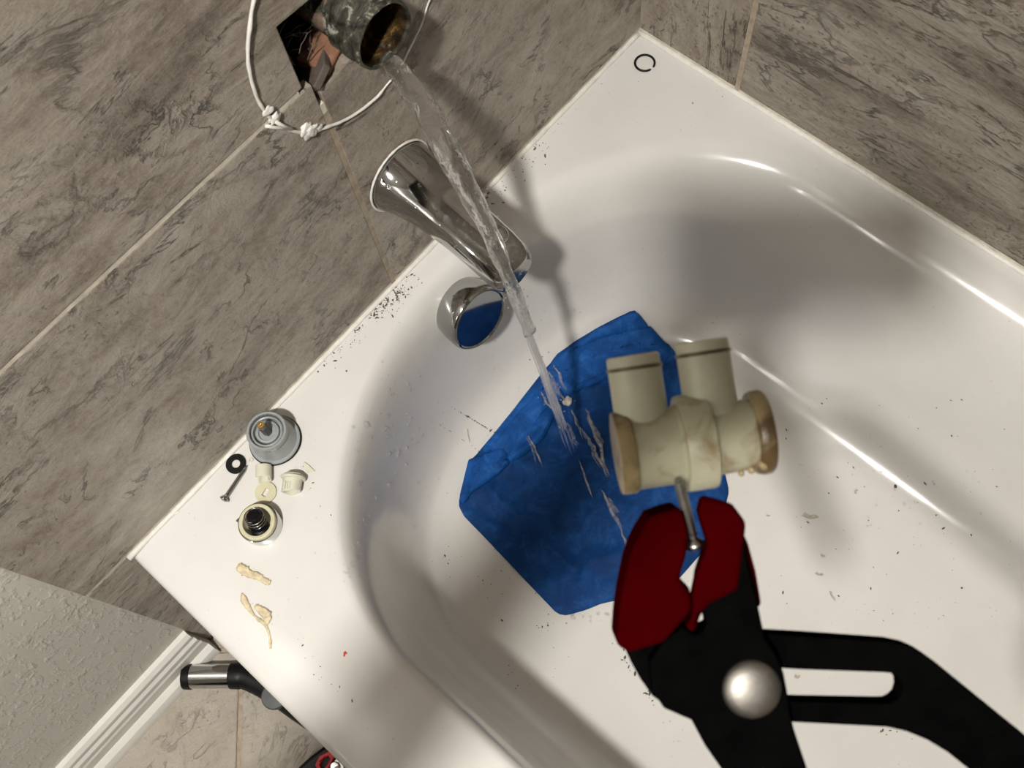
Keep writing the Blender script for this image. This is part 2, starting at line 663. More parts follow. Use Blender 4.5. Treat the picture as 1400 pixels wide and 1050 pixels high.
g = GAP / 2
for k in range(-1, 6):
    zb = GZ + k * PITCH + g
    zt = GZ + (k + 1) * PITCH - g
    zb_, zt_ = max(zb, FLOOR), min(zt, CEIL)
    off = 0.397 if k % 2 else 0.092
    xs = [0.0] + [x for x in (off, off + 0.61) if 0.02 < x < 0.79] + [0.81]
    for xa, xb in zip(xs[:-1], xs[1:]):
        a = xa + (g if xa > 0 else -0.006)
        b = xb - (g if xb < 0.81 else 0)
        O = V(((a + b) / 2, 0, (zb_ + zt_) / 2))
        lo, hi = -(b - a) / 2, (b - a) / 2
        bo, to = zb_ - O.z, zt_ - O.z
        # local x = -(X - O.x)
        if k == 0 and xa < x0 and xb > x1:
            L = lambda X: -(X - O.x)
            out = [(lo, bo), (L(x1), bo), (L(x1) , z1 + 0.0015 - O.z), (L(x0 + 0.03), z1 - 0.002 - O.z), (L(x0), z1 - O.z), (L(x0), bo), (hi, bo), (hi, to), (lo, to)]
            m = MAT['stone_left_tile']
        elif k == -1 and xa < 0.3 and xb < 0.41:
            L = lambda X: -(X - O.x)
            out = [(lo, bo), (hi, bo), (hi, to), (L(x0), to), (L(x0), z0 + 0.004 - O.z), (L(0.345), z0 + 0.001 - O.z), (L(0.366), z0 + 0.0005 - O.z), (L(0.379), z0 - 0.003 - O.z), (lo, z0 - O.z)]
            m = MAT['stone_left_low']
        else:
            out = [(lo, bo), (hi, bo), (hi, to), (lo, to)]
            m = MAT['stone_left_low'] if k == -1 else MAT['stone_left_tile']
        put_tile(out, O, m, wall_left, ROT_LEFT)
# strip of the row below the rim level, beside the tub
O = V((0.7845, 0, (FLOOR + GZ - PITCH - g) / 2))
hh = (GZ - PITCH - g - FLOOR) / 2
put_tile([(-0.0255, -hh), (0.0245, -hh), (0.0245, hh), (-0.0255, hh)], O, MAT['stone_left_tile'], wall_left, ROT_LEFT)
# brown grout in the upright joint over the spout, with a crumbled gap by the hole
bm = bmesh.new()
box(bm, (0.3945, -0.006, 0.0), (0.3995, -0.0003, 0.285))
o = mesh('grout_joint', bm, MAT['grout_brown'], wall_left)
o['label'] = 'brown upright grout joint'

# wall cavity behind the hole
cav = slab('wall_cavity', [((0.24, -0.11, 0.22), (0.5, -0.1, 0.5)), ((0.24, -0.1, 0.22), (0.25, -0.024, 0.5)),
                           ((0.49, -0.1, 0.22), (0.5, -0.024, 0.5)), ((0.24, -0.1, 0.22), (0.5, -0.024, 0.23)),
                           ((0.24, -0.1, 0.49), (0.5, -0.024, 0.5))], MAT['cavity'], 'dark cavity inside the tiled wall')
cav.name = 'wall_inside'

wall_back = slab('wall_back', [((-0.12, -0.12, FLOOR), (-0.0006, RY + 0.1, CEIL))], MAT['grout'], 'brown tiled wall along the far side of the tub')
for k in range(-2, 6):
    zb = GZ + k * PITCH + g
    zt = GZ + (k + 1) * PITCH - g
    zb, zt = max(zb, FLOOR), min(zt, CEIL)
    off = 0.1305 if k % 2 else 0.4355
    ys = [0.0] + [y for y in (off, off + 0.61, off + 1.22) if 0.02 < y < RY - 0.02] + [RY]
    gw = 0.0028
    for i, (ya, yb) in enumerate(zip(ys[:-1], ys[1:])):
        a = ya + (gw if ya > 0 else -0.006)
        b = yb - (gw if yb < RY else 0)
        O = V((0, (a + b) / 2, (zb + zt) / 2))
        w, h = (b - a) / 2, (zt - zb) / 2
        put_tile([(-w, -h), (w, -h), (w, h), (-w, h)], O, MAT['stone_back_small'] if w < 0.1 else MAT['stone_back_tile'], wall_back, ROT_BACK)
bm = bmesh.new()
box(bm, (-0.006, 0.1277, 0.0), (-0.0003, 0.1333, GZ - g))
o = mesh('grout_joint', bm, MAT['grout_brown'], wall_back)
o['label'] = 'brown upright grout joint'

slab('wall_right', [((-0.12, RY, FLOOR), (RX + 0.1, RY + 0.1, CEIL))], MAT['room_paint'], 'painted wall at the foot of the tub')
slab('wall_front', [((RX, -0.12, FLOOR), (RX + 0.1, RY + 0.1, CEIL))], MAT['room_paint'], 'painted wall facing the tub')
slab('ceiling', [((-0.12, -0.12, CEIL), (RX + 0.1, RY + 0.1, CEIL + 0.1))], MAT['ceiling'], 'plain white ceiling')

# floor: grout bed with diagonal stone tiles
floor = slab('floor', [((-0.12, -0.12, FLOOR - 0.1), (RX + 0.1, RY + 0.1, FLOOR - 0.003))], MAT['grout_brown'], 'floor of pale stone tiles laid diagonally')
TS = 0.457
q45 = Matrix.Rotation(math.radians(45), 3, 'Z')
P0 = V((0.858, 0.102, FLOOR))      # a point on one visible joint, joint direction (1, 1)
nrm = V((-1, 1, 0)).normalized()
drn = V((1, 1, 0)).normalized()


def clip(poly, axis, val, keep_less):
    out = []
    n = len(poly)
    for i in range(n):
        a, b = poly[i], poly[(i + 1) % n]
        ia = (a[axis] <= val) if keep_less else (a[axis] >= val)
        ib = (b[axis] <= val) if keep_less else (b[axis] >= val)
        if ia:
            out.append(a)
        if ia != ib:
            t = (val - a[axis]) / (b[axis] - a[axis])
            out.append(a.lerp(b, t))
    return out


for i in range(-5, 6):
    for j in range(-5, 6):
        c = P0 + nrm * (TS * (i + 0.5)) + drn * (TS * (j + 0.30))
        hw = TS / 2 - 0.0028
        poly = [c + nrm * (sx * hw) + drn * (sy * hw) for sx, sy in ((-1, -1), (1, -1), (1, 1), (-1, 1))]
        for ax, val, less in ((0, 0.70, False), (0, RX, True), (1, 0.0, False), (1, RY, True)):
            poly = clip(poly, ax, val, less) if poly else poly
        if len(poly) < 3:
            continue
        cc = sum(poly, V((0, 0, 0))) / len(poly)
        pts = [(p.x - cc.x, p.y - cc.y) for p in poly]
        me = tile_mesh('tile', pts, 0.008)
        o = link('tile', me, MAT['stone_floor'], floor, V((cc.x, cc.y, FLOOR)))
        md = o.modifiers.new('bevel', 'BEVEL')
        md.width = 0.001
        md.segments = 1
        md.limit_method = 'ANGLE'

# baseboard along the painted part of the plumbing wall
prof = [(0, 0), (0.024, 0), (0.0235, 0.008), (0.020, 0.015), (0.0145, 0.019), (0.0125, 0.020), (0.0125, 0.040), (0.0105, 0.044), (0.0105, 0.047),
        (0.0125, 0.050), (0.0120, 0.056), (0.0085, 0.060), (0.0085, 0.064), (0.0105, 0.067), (0.0100, 0.072), (0.0060, 0.077), (0, 0.077)]
bm = bmesh.new()
loft(bm, [[V((x, -0.0035 + p[0], FLOOR + p[1])) for p in prof] for x in (0.812, RX)], True, True, True)
struct(mesh('baseboard_left', bm, MAT['white_paint'], smooth=True, auto=25), 'white moulded baseboard under the painted wall')

# ----------------------------------------------------------------------------
# bathtub
# ----------------------------------------------------------------------------
TW, TL = 0.760, 1.525
NA, NS = 72, 34


def ringpts(xmin, xmax, ya, yb, ba, bb, z, n=2.0):
    cx, a = (xmin + xmax) / 2, (xmax - xmin) / 2
    pts = []
    sg = lambda c, e: math.copysign(abs(c) ** e, c)
    e = 2 / n
    for i in range(NA):                     # near the plumbing wall, from xmin to xmax
        th = PI + PI * i / NA
        pts.append(V((cx + a * sg(math.cos(th), e), ya + ba + ba * sg(math.sin(th), e), z)))
    for i in range(NS):
        t = i / NS
        pts.append(V((xmax, ya + ba + (yb - bb - ya - ba) * t, z)))
    for i in range(NA):
        th = PI * i / NA
        pts.append(V((cx + a * sg(math.cos(th), e), yb - bb + bb * sg(math.sin(th), e), z)))
    for i in range(NS):
        t = i / NS
        pts.append(V((xmin, yb - bb + (ya + ba - yb + bb) * t, z)))
    return pts


# xmin, xmax, y0, y1, end length, z, exponent
SECT = [(0.020, 0.6690, 0.018, 1.470, 0.245, 0.0000, 2.05),
        (0.028, 0.6650, 0.0235, 1.460, 0.240, -0.0006, 2.05),
        (0.037, 0.6615, 0.0285, 1.450, 0.235, -0.0030, 2.05),
        (0.046, 0.6585, 0.0335, 1.438, 0.232, -0.0085, 2.05),
        (0.055, 0.6560, 0.0385, 1.425, 0.230, -0.0180, 2.05),
        (0.066, 0.6530, 0.0445, 1.405, 0.228, -0.0400, 2.06),
        (0.078, 0.6490, 0.0500, 1.370, 0.225, -0.0750, 2.08),
        (0.090, 0.6440, 0.0560, 1.320, 0.222, -0.1200, 2.12),
        (0.101, 0.6380, 0.0640, 1.260, 0.220, -0.1650, 2.16),
        (0.112, 0.6310, 0.0740, 1.200, 0.215, -0.2000, 2.2),
        (0.124, 0.6220, 0.0860, 1.150, 0.210, -0.2240, 2.25),
        (0.138, 0.6080, 0.1010, 1.110, 0.200, -0.2400, 2.3),
        (0.155, 0.5900, 0.1190, 1.080, 0.190, -0.2490, 2.3),
        (0.176, 0.5680, 0.143, 1.050, 0.180, -0.2535, 2.3),
        (0.205, 0.5400, 0.170, 1.010, 0.165, -0.2555, 2.3)]
rings = []
first = ringpts(SECT[0][0], SECT[0][1], SECT[0][2], SECT[0][3], SECT[0][4], 0.3, 0, SECT[0][6])
# outer rectangle, samples spread by direction so that each corner owns one sample
ctr = V((0.35, 0.74, 0))


def to_rect(p, x0_, x1_, y0_, y1_, z):
    d = p - ctr
    ts = []
    if d.x > 0: ts.append((x1_ - ctr.x) / d.x)
    if d.x < 0: ts.append((x0_ - ctr.x) / d.x)
    if d.y > 0: ts.append((y1_ - ctr.y) / d.y)
    if d.y < 0: ts.append((y0_ - ctr.y) / d.y)
    t = min(ts)
    return V((ctr.x + d.x * t, ctr.y + d.y * t, z))


outer = [to_rect(p, 0.0, TW, 0.0, TL, 0.0) for p in first]
for cxy in ((0, 0), (TW, 0), (TW, TL), (0, TL)):
    k = min(range(len(outer)), key=lambda i: (outer[i] - V((cxy[0], cxy[1], 0))).length)
    outer[k] = V((cxy[0], cxy[1], 0))


def inset(p, d, z):
    return V((min(max(p.x, d), TW - d), min(max(p.y, d), TL - d), z))


def wallside(p, z):
    return 0.0008 if (p.x < 0.03 or p.y < 0.03) and p.x < TW - 0.001 and p.y < TL - 0.001 else z


rings.append([inset(p, 0.006, FLOOR + 0.004) for p in outer])
rings.append([inset(p, 0.006, -0.040) for p in outer])
rings.append([inset(p, 0.0015, -0.034) for p in outer])
rings.append([inset(p, 0.0, wallside(p, -0.016)) for p in outer])
rings.append([inset(p, 0.0012, wallside(p, -0.006)) for p in outer])
rings.append([inset(p, 0.004, wallside(p, -0.0016)) for p in outer])
rings.append([inset(p, 0.009, 0.0) for p in outer])
mid = [inset(p, 0.009, 0.0).lerp(q, 0.5) for p, q in zip(outer, first)]
rings.append(mid)
for s in SECT:
    rings.append(ringpts(s[0], s[1], s[2], s[3], s[4], 0.3, s[5], s[6]))
last = rings[-1]
cf = V((0.37, 0.6, -0.258))
for t in (0.25, 0.5, 0.72, 0.88, 0.97):
    rings.append([V((p.x + (cf.x - p.x) * t, p.y + (cf.y - p.y) * t, -0.2555 - 0.0025 * t)) for p in last])
bm = bmesh.new()
rv = loft(bm, rings, True, False, True)
bmesh.ops.recalc_face_normals(bm, faces=bm.faces)
BV = BVHTree.FromBMesh(bm)
tub = thing('bathtub', 'white enamelled bathtub set in a corner of brown tiled walls', 'bathtub', (0, 0, FLOOR))
shell = mesh('tub_shell', bm, MAT['enamel'], tub, (0, 0, -FLOOR), smooth=True)


def hit(u, v):
    """point and normal of the tub surface seen at a photograph pixel"""
    d = ray(u, v).normalized()
    p, n, i, dist = BV.ray_cast(CAM, d)
    if p is None:
        p = onz(u, v, 0)
        n = V((0, 0, 1))
    if n.dot(d) > 0:
        n = -n
    return p, n


def drop(x, y):
    p, n, i, d = BV.ray_cast(V((x, y, 0.5)), V((0, 0, -1)))
    if p is None:
        return 0.0, V((0, 0, 1))
    return p.z, (n if n.z > 0 else -n)


# caulk beads where the tub meets the walls
bm = bmesh.new()
pth = [V((0.7615 - i * 0.7615 / 60, 0.0012, 0.0005 + 0.0012 * noise.noise(V((i * 0.5, 0, 3))))) for i in range(61)]
tube(bm, pth, [0.0030 + 0.0007 * noise.noise(V((i * 0.7, 5, 0))) for i in range(61)], 8)
struct(mesh('trim_1', bm, MAT['caulk'], smooth=True), 'white caulk bead between tub and plumbing wall')
bm = bmesh.new()
pth = [V((0.0012, i * 1.52 / 90, 0.0008 + 0.0012 * noise.noise(V((i * 0.5, 7, 3))))) for i in range(91)]
tube(bm, pth, [0.0034 + 0.0008 * noise.noise(V((i * 0.7, 9, 0))) for i in range(91)], 8)
struct(mesh('trim_2', bm, MAT['caulk'], smooth=True), 'white caulk bead between tub and long tiled wall')

# overflow plate on the end wall of the basin
c_face = V((0.3590, 0.0785, -0.043))
tilt = math.radians(14)
ax_n = V((0, math.cos(tilt), math.sin(tilt)))
ax_x = V((1, 0, 0))
ax_y = ax_n.cross(ax_x)
mo = Matrix((ax_x, ax_y, ax_n)).transposed().to_4x4()
mo.translation = c_face
bm = bmesh.new()
lathe(bm, [(0.0335, -0.034), (0.0365, -0.020), (0.0375, -0.008), (0.0372, -0.003), (0.0358, -0.0008), (0.0345, 0.0), (0.0335, -0.0006), (0.0325, -0.0022)], 64, True, True, mo)
ov = mesh('overflow_plate', bm, MAT['wet_chrome'], tub, (0, 0, -FLOOR), smooth=True, auto=50)
ov['label'] = 'round chrome overflow cover on the end wall of the tub'
bm = bmesh.new()
lathe(bm, [(0.0326, -0.0030), (0.0326, -0.0016), (0.02, -0.0015), (0.001, -0.0015)], 64, True, True, mo)
MAT['dimmed_chrome'] = NT('dimmed_chrome').out((0.27, 0.28, 0.30), 0.05, None, Metallic=1.0)  # same chrome, colour darkened to stand in for a shaded reflection
o = mesh('cover_face', bm, MAT['dimmed_chrome'], ov, smooth=True, auto=40)
o['label'] = 'mirror face showing the blue cloth, its dark reflection put into the colour'

# ----------------------------------------------------------------------------
# chrome tub spout
# ----------------------------------------------------------------------------
sp = thing('tub_spout', 'chrome tub spout on the tiled wall above the rim', 'spout', (0.352, 0, 0.145))


def spout_section(y, hw, hu, hd, zc, crease):
    """crease pulls the top into a flat facet with two edges"""
    pts = []
    N = 48
    for i in range(N):
        a = 2 * PI * i / N + PI / 2
        x, z = math.cos(a), math.sin(a)
        if z > 0:
            zf = min(z, 0.62 + 0.10 * (1 - abs(x)))      # facet
            z2 = z * (1 - crease) + zf * crease
            p = V((hw * x, y, zc + hu * z2))
        else:
            p = V((hw * x, y, zc + hd * z))
        pts.append(p)
    return pts


secs = [(0.0005, 0.0345, 0.0345, 0.0345, 0.0, 0.0), (0.004, 0.0348, 0.0348, 0.0348, 0.0, 0.0), (0.007, 0.0338, 0.0338, 0.0338, 0.0, 0.1),
        (0.016, 0.0312, 0.0325, 0.0318, 0.0005, 0.55), (0.030, 0.0285, 0.0315, 0.0295, 0.0, 0.9), (0.050, 0.0262, 0.0300, 0.0270, -0.002, 1.0),
        (0.075, 0.0250, 0.0275, 0.0245, -0.0055, 1.0), (0.098, 0.0246, 0.0255, 0.0230, -0.0105, 1.0), (0.115, 0.0244, 0.0240, 0.0215, -0.0160, 0.95),
        (0.126, 0.0238, 0.0218, 0.0205, -0.0205, 0.8), (0.133, 0.0222, 0.0190, 0.0180, -0.0250, 0.6), (0.1365, 0.019, 0.015, 0.014, -0.0285, 0.4)]
bm = bmesh.new()
loft(bm, [spout_section(*s) for s in secs], True, True, True)
body = mesh('spout_body', bm, MAT['wet_chrome'], sp, smooth=True, auto=28)
bm = bmesh.new()
lathe(bm, [(0.0052, -0.004), (0.0052, 0.001), (0.0050, 0.0018), (0.0050, 0.004), (0.0078, 0.0048), (0.0082, 0.0065), (0.0080, 0.0095), (0.0066, 0.0112), (0.003, 0.0116), (0.001, 0.0116)], 28)
kn = mesh('diverter_knob', bm, MAT['wet_chrome'], sp, V((-0.006, 0.112, 0.0035)), smooth=True, auto=45)
kn.rotation_euler = (math.radians(-16), 0, 0)
bm = bmesh.new()
n = 64
tube(bm, [V((0.0362 * math.cos(2 * PI * i / n), 0.001, 0.0362 * math.sin(2 * PI * i / n))) for i in range(n)],
     [0.0011 + 0.0007 * noise.noise(V((i * 0.6, 2, 2))) for i in range(n)], 6, 1, True)
o = mesh('caulk_ring', bm, MAT['caulk'], sp, smooth=True)
o['label'] = 'white caulk around the flange'

# ----------------------------------------------------------------------------
# open valve body in the wall
# ----------------------------------------------------------------------------
vb = thing('shower_valve', 'corroded green brass valve body sticking out of the cut tile, water running from it', 'valve', (0.350, 0, 0.350))
RY90 = Matrix.Scale(1.13, 4) @ Matrix.Rotation(math.radians(-90), 4, 'X')      # local z -> +y
bm = bmesh.new()
lathe(bm, [(0.0185, 0.0), (0.0205, 0.002), (0.0228, 0.004), (0.0232, 0.008), (0.0214, 0.010), (0.0226, 0.013), (0.0234, 0.0185), (0.0216, 0.0205),
           (0.0216, 0.022), (0.0231, 0.0228), (0.0231, 0.0240), (0.0217, 0.0245), (0.0217, 0.0265), (0.0231, 0.0272), (0.0231, 0.0295), (0.0222, 0.0305),
           (0.0211, 0.0305), (0.0208, 0.029), (0.0200, -0.02)], 56, False, False, RY90, 0.05)
mesh('valve_collar', bm, MAT['verdigris'], vb, smooth=True, auto=40)
bm = bmesh.new()
lathe(bm, [(0.017, -0.05), (0.0195, -0.045), (0.0200, -0.02), (0.0195, -0.012), (0.0205, -0.009), (0.0205, -0.004), (0.0192, 0.001), (0.0185, 0.004)], 48, True, False, RY90, 0.08)
o = mesh('valve_pipe', bm, MAT['old_pipe'], vb, smooth=True, auto=40)
o['label'] = 'brown oxidised copper part inside the wall'
bm = bmesh.new()
lathe(bm, [(0.0206, 0.0285), (0.0198, 0.024), (0.0202, 0.018), (0.0190, 0.012), (0.0180, 0.0), (0.017, -0.012), (0.010, -0.014), (0.001, -0.014)], 40, False, True, RY90, 0.06)
o = mesh('bore', bm, MAT['bronze'], vb, smooth=True)
o['label'] = 'dark wet bronze bore'

bk = tag(mesh('wood_block', (lambda b: (box(b, (-0.020, -0.014, -0.014), (0.017, 0.012, 0.010)), b)[1])(bmesh.new()), MAT['raw_wood'], None, V((0.3685, -0.020, 0.311)), bevel=0.002),
         'rough orange-brown wood block in the bottom of the wall hole', 'wood block')
bk.rotation_euler = (-0.25, 0.18, 0.25)
bm = bmesh.new()
prism(bm, [(-0.018, -0.012), (-0.002, -0.016), (0.013, -0.006), (0.016, 0.010), (-0.001, 0.016), (-0.016, 0.008)], -0.003, 0.003)
bd = tag(mesh('board_scrap', bm, MAT['old_board'], None, V((0.3865, -0.0125, 0.3115)), bevel=0.001), 'torn grey-brown board scrap at the lower left of the wall hole', 'board scrap')
bd.rotation_euler = (math.radians(38), 0.1, 0.5)
bm = bmesh.new()
for i in range(26):
    a = V((random.uniform(0.375, 0.404), random.uniform(-0.035, -0.010), random.uniform(0.322, 0.345)))
    d = V((random.uniform(-0.016, 0.012), random.uniform(-0.008, 0.012), random.uniform(-0.008, 0.014)))
    tube(bm, [a, a + d * 0.5 + V((0, 0, 0.002)), a + d], [0.0004, 0.0005, 0.0002], 4)
tag(mesh('wood_splinters', bm, MAT['old_board']), 'loose brown splinters and fibres around the wall hole edge', 'splinters', kind='stuff')

# ring of old silicone left on the tiles where the trim plate was
ring_px = [(352, -14), (345, 10), (339, 60), (341, 96), (350, 130), (362, 152), (374, 165), (392, 176), (412, 181), (430, 179), (452, 172), (478, 161), (500, 146), (520, 127), (545, 95), (566, 55), (580, 22), (590, -8), (596, -35)]
pp = [ony(u, v, 0.0012) for u, v in ring_px]
cc = V((0.358, 0, 0.352))
top = [V((0.272, 0.0012, 0.36)), V((0.288, 0.0012, 0.405)), V((0.325, 0.0012, 0.432)), V((0.365, 0.0012, 0.437)), V((0.398, 0.0012, 0.430))]
cl = curve_pts(pp + top[1:], 150, True)
rad = []
for i, p in enumerate(cl):
    side = 0.0014 if p.x > 0.40 else (0.0012 if p.z < 0.30 and p.x > 0.345 else 0.0008)
    rad.append(side + 0.0005 * noise.noise(V((i * 0.35, 1, 1))))
bm = bmesh.new()
tube(bm, [p + V((0, 0.0006 * noise.noise(p * 90), 0)) for p in cl], rad, 7, 1, True)
ring = tag(mesh('sealant_ring', bm, MAT['caulk'], smooth=True), 'thin knotted ring of white sealant stuck to the tiles around the valve', 'sealant ring')
for (u, v, r, n_) in ((425, 178, 0.0058, 1), (418, 176, 0.0040, 2), (376, 161, 0.0042, 3), (366, 152, 0.0034, 4), (433, 175, 0.0036, 5)):
    bm = bmesh.new()
    bmesh.ops.create_icosphere(bm, subdivisions=3, radius=r)
    for w in bm.verts:
        w.co *= 1 + 0.75 * noise.noise(w.co * 330 + V((n_ * 3, 0, 0)))
        w.co.y *= 0.45
        w.co.x *= 1.25
    mesh('sealant_lump', bm, MAT['caulk'], ring, ony(u, v, 0.002), smooth=True)
bm = bmesh.new()
a, b, c_ = ony(363, 172, 0.002), ony(376, 166, 0.003), ony(398, 176, 0.002)
tube(bm, [a, a.lerp(c_, 0.4) + V((0, 0.001, 0)), c_], [0.0014, 0.0012, 0.0016], 6)
tube(bm, [b, b.lerp(c_, 0.5) + V((0, 0.001, 0)), c_], [0.0016, 0.0011, 0.0014], 6)
mesh('sealant_strand', bm, MAT['caulk'], ring, smooth=True)

# ----------------------------------------------------------------------------
# blue cloth lying in the tub
# ----------------------------------------------------------------------------
def px_floor(u, v):
    p, n_ = hit(u, v)
    return p


cloth_px = [(640, 631), (633, 655), (626, 690), (634, 706), (662, 735), (700, 775), (735, 812), (762, 840), (775, 842), (800, 835), (822, 826), (850, 820), (890, 812), (930, 790), (970, 745),
            (990, 700), (997, 672), (985, 620), (962, 560), (940, 508), (918, 478), (895, 455), (880, 438), (868, 423), (858, 425), (838, 436), (815, 448), (785, 466), (760, 484), (740, 510), (718, 538), (696, 566), (670, 598), (650, 622)]
outl = [px_floor(u, v) for u, v in cloth_px]


def resample(poly, n):
    seg = [(poly[(i + 1) % len(poly)] - poly[i]).length for i in range(len(poly))]
    tot = sum(seg)
    out, i, acc = [], 0, 0.0
    for k in range(n):
        d = tot * k / n
        while acc + seg[i] < d:
            acc += seg[i]
            i += 1
        out.append(poly[i].lerp(poly[(i + 1) % len(poly)], (d - acc) / seg[i]))
    return out


def seg_dist(p, a, b):
    ab = b - a
    t = max(0, min(1, (p - a).dot(ab) / ab.length_squared))
    return (p - a - ab * t).length


def polyline_dist(p, pl_):
    return min(seg_dist(p, a, b) for a, b in zip(pl_[:-1], pl_[1:]))


creases = []
for pxs, hgt, wid in (([(672, 672), (700, 700), (735, 735), (790, 785)], 0.0045, 0.006), ([(690, 640), (735, 610), (752, 565), (775, 530)], 0.005, 0.007),
                      ([(770, 545), (820, 530), (870, 505), (930, 490)], 0.004, 0.006), ([(745, 575), (800, 610), (850, 640)], 0.0035, 0.007),
                      ([(760, 800), (800, 770), (850, 760)], 0.004, 0.010), ([(640, 690), (700, 720), (760, 790)], -0.002, 0.008), ([(800, 560), (840, 600), (850, 700)], 0.003, 0.009)):
    creases.append(([V((p.x, p.y, 0)) for p in (px_floor(*q) for q in pxs)], hgt, wid))


def cloth_h(x, y):
    q = V((x, y, 0))
    h = 0.0022 + 0.0022 * (1 + noise.noise(q * 16)) + 0.0012 * noise.noise(q * 45)
    for pl_, hg, w in creases:
        d = polyline_dist(q, pl_)
        h += 1.5 * hg * math.exp(-(d / w) ** 2)
    return h


def sheet(name, outline, extra, thick, parent, NR=26, NO=150, edge=True, mat='fabric'):
    outer_ = resample(outline, NO)
    cen = sum(outer_, V((0, 0, 0))) / NO
    bm = bmesh.new()
    rr = []
    for k in range(NR):
        t = 1 - (k / NR) ** 1.25
        ring_ = []
        for p in outer_:
            q = cen.lerp(p, t)
            z, n_ = drop(q.x, q.y)
            e = 1.0 if not edge else min(1.0, (k / NR) * 9)
            ring_.append(V((q.x, q.y, z)) + n_ * (extra + cloth_h(q.x, q.y) * (0.35 + 0.65 * e)))
        rr.append(ring_)
    loft(bm, rr, True, False, True)
    o = mesh(name, bm, MAT[mat], parent, smooth=True)
    md = o.modifiers.new('thickness', 'SOLIDIFY')
    md.thickness = thick
    md.offset = 1
    md.use_rim = True
    bv = o.modifiers.new('edge', 'BEVEL')
    bv.width = thick * 0.35
    bv.segments = 2
    bv.limit_method = 'ANGLE'
    bv.angle_limit = math.radians(50)
    return o


cloth = tag(sheet('cleaning_cloth', outl, 0.0006, 0.0022, None), 'wet blue microfibre cloth spread over the tub bottom', 'cloth')
for pxs in ([(868, 423), (858, 426), (838, 437), (815, 449), (785, 467), (762, 485), (748, 505), (742, 520), (758, 528), (772, 541), (790, 536), (815, 525), (850, 508), (880, 500), (912, 497), (925, 490), (912, 474), (895, 456), (880, 438)],
            [(640, 631), (660, 626), (684, 615), (692, 622), (695, 636), (680, 648), (660, 662), (645, 672), (629, 688), (628, 680), (634, 655)],
            [(742, 520), (756, 530), (768, 541), (760, 560), (752, 580), (742, 600), (732, 612), (712, 626), (696, 634), (688, 616), (668, 618), (658, 616), (672, 598), (697, 567), (719, 539)]):
    o = sheet('folded_flap', [px_floor(u, v) for u, v in pxs], 0.0060, 0.0026, cloth, 14, 110, True, 'fabric_pale')
    o['label'] = 'paler turned-over flap'

# ----------------------------------------------------------------------------
# water
# ----------------------------------------------------------------------------
def stream_pt(t, v=0.545):
    s = t / 0.34
    return V((0.3545 + 0.015 * min(1, s * 1.3), 0.033 + v * t, 0.3305 - 4.9 * t * t))


bm = bmesh.new()
path, rad = [], []
NTS = 90
for i in range(NTS + 1):
    t = 0.235 * i / NTS
    s = i / NTS
    path.append(stream_pt(t) + V((0.0012 * noise.noise(V((s * 9, 0, 1))), 0, 0)))
    rad.append((0.0050 + 0.0040 * math.sin(min(1, s * 1.3) * PI * 0.85)) * (1 - 0.25 * s) * (1 + 0.22 * noise.noise(V((s * 14, 4, 2)))))
rings_ = []
SEG = 20
for i, ((p, sv, u), r) in enumerate(zip(frames(path), rad)):
    rr = []
    for k in range(SEG):
        a = 2 * PI * k / SEG
        w = 1 + 0.30 * noise.noise(V((math.cos(a) * 1.6, math.sin(a) * 1.6, i * 0.10))) + 0.10 * noise.noise(V((math.cos(a) * 4, math.sin(a) * 4, i * 0.35)))
        rr.append(p + sv * (r * 1.25 * w * math.cos(a)) + u * (r * 0.8 * w * math.sin(a)))
    rings_.append(rr)
loft(bm, rings_, True, True, True)
st = tag(mesh('water_stream', bm, MAT['water'], smooth=True), 'clear stream of water falling from the open valve past the chrome spout', 'water')
# below the spout the stream splits into strands
for k in range(5):
    bm = bmesh.new()
    ph = random.uniform(0, 9)
    t0, t1 = 0.205 + 0.018 * random.random(), random.choice((0.285, 0.305, 0.325, 0.337))
    off = V((random.uniform(-0.008, 0.008), random.uniform(-0.006, 0.006), 0))
    pts, rs = [], []
    for i in range(26):
        s = i / 25
        t = t0 + (t1 - t0) * s
        pts.append(stream_pt(t) + off * (0.4 + s) + V((0.0015 * noise.noise(V((s * 6, ph, 0))), 0.0015 * noise.noise(V((s * 6, ph, 5))), 0)))
        rs.append(0.0017 * (math.sin(PI * min(1, s * 1.02 + 0.02)) ** 0.5) * (1 + 0.4 * noise.noise(V((s * 8, ph, 9)))) + 0.0003)
    tube(bm, pts, rs, 8)
    mesh('water_strand', bm, MAT['glint_water'], st, smooth=True)


def blob(bm, p, n_, r, stretch=1.0, sdir=None, hgt=0.5):
    """a flattened drop on a surface"""
    t1 = (sdir - n_ * sdir.dot(n_)).normalized() if sdir is not None else n_.orthogonal().normalized()
    t2 = n_.cross(t1)
    base = []
    rings2 = []
    for a_, hh_ in ((0.0, 0.0), (0.55, 0.62), (0.95, 0.95)):
        ring_ = []
        for k in range(8):
            a = 2 * PI * k / 8
            q = math.cos(a_ * PI / 2 * 0.99)
            ring_.append(p + t1 * (r * stretch * q * math.cos(a)) + t2 * (r * q * math.sin(a)) + n_ * (r * hgt * hh_ - 0.0002))
        rings2.append(ring_)
    loft(bm, rings2, True, False, True)


bm = bmesh.new()
for k in range(150):
    t = random.uniform(0.02, 0.30)
    a = random.uniform(0, 2 * PI)
    rr0 = 0.006 + abs(random.gauss(0, 0.004)) * (0.5 + t * 3)
    p = stream_pt(t) + V((rr0 * math.cos(a) * 1.1, rr0 * math.sin(a) * 0.8, random.uniform(-0.004, 0.004)))
    bmesh.ops.create_icosphere(bm, subdivisions=1, radius=random.uniform(0.0004, 0.0010), matrix=Matrix.Translation(p))
tag(mesh('spray_droplets', bm, MAT['bead'], smooth=True), 'tiny water beads flying off the falling stream', 'droplets', kind='stuff')


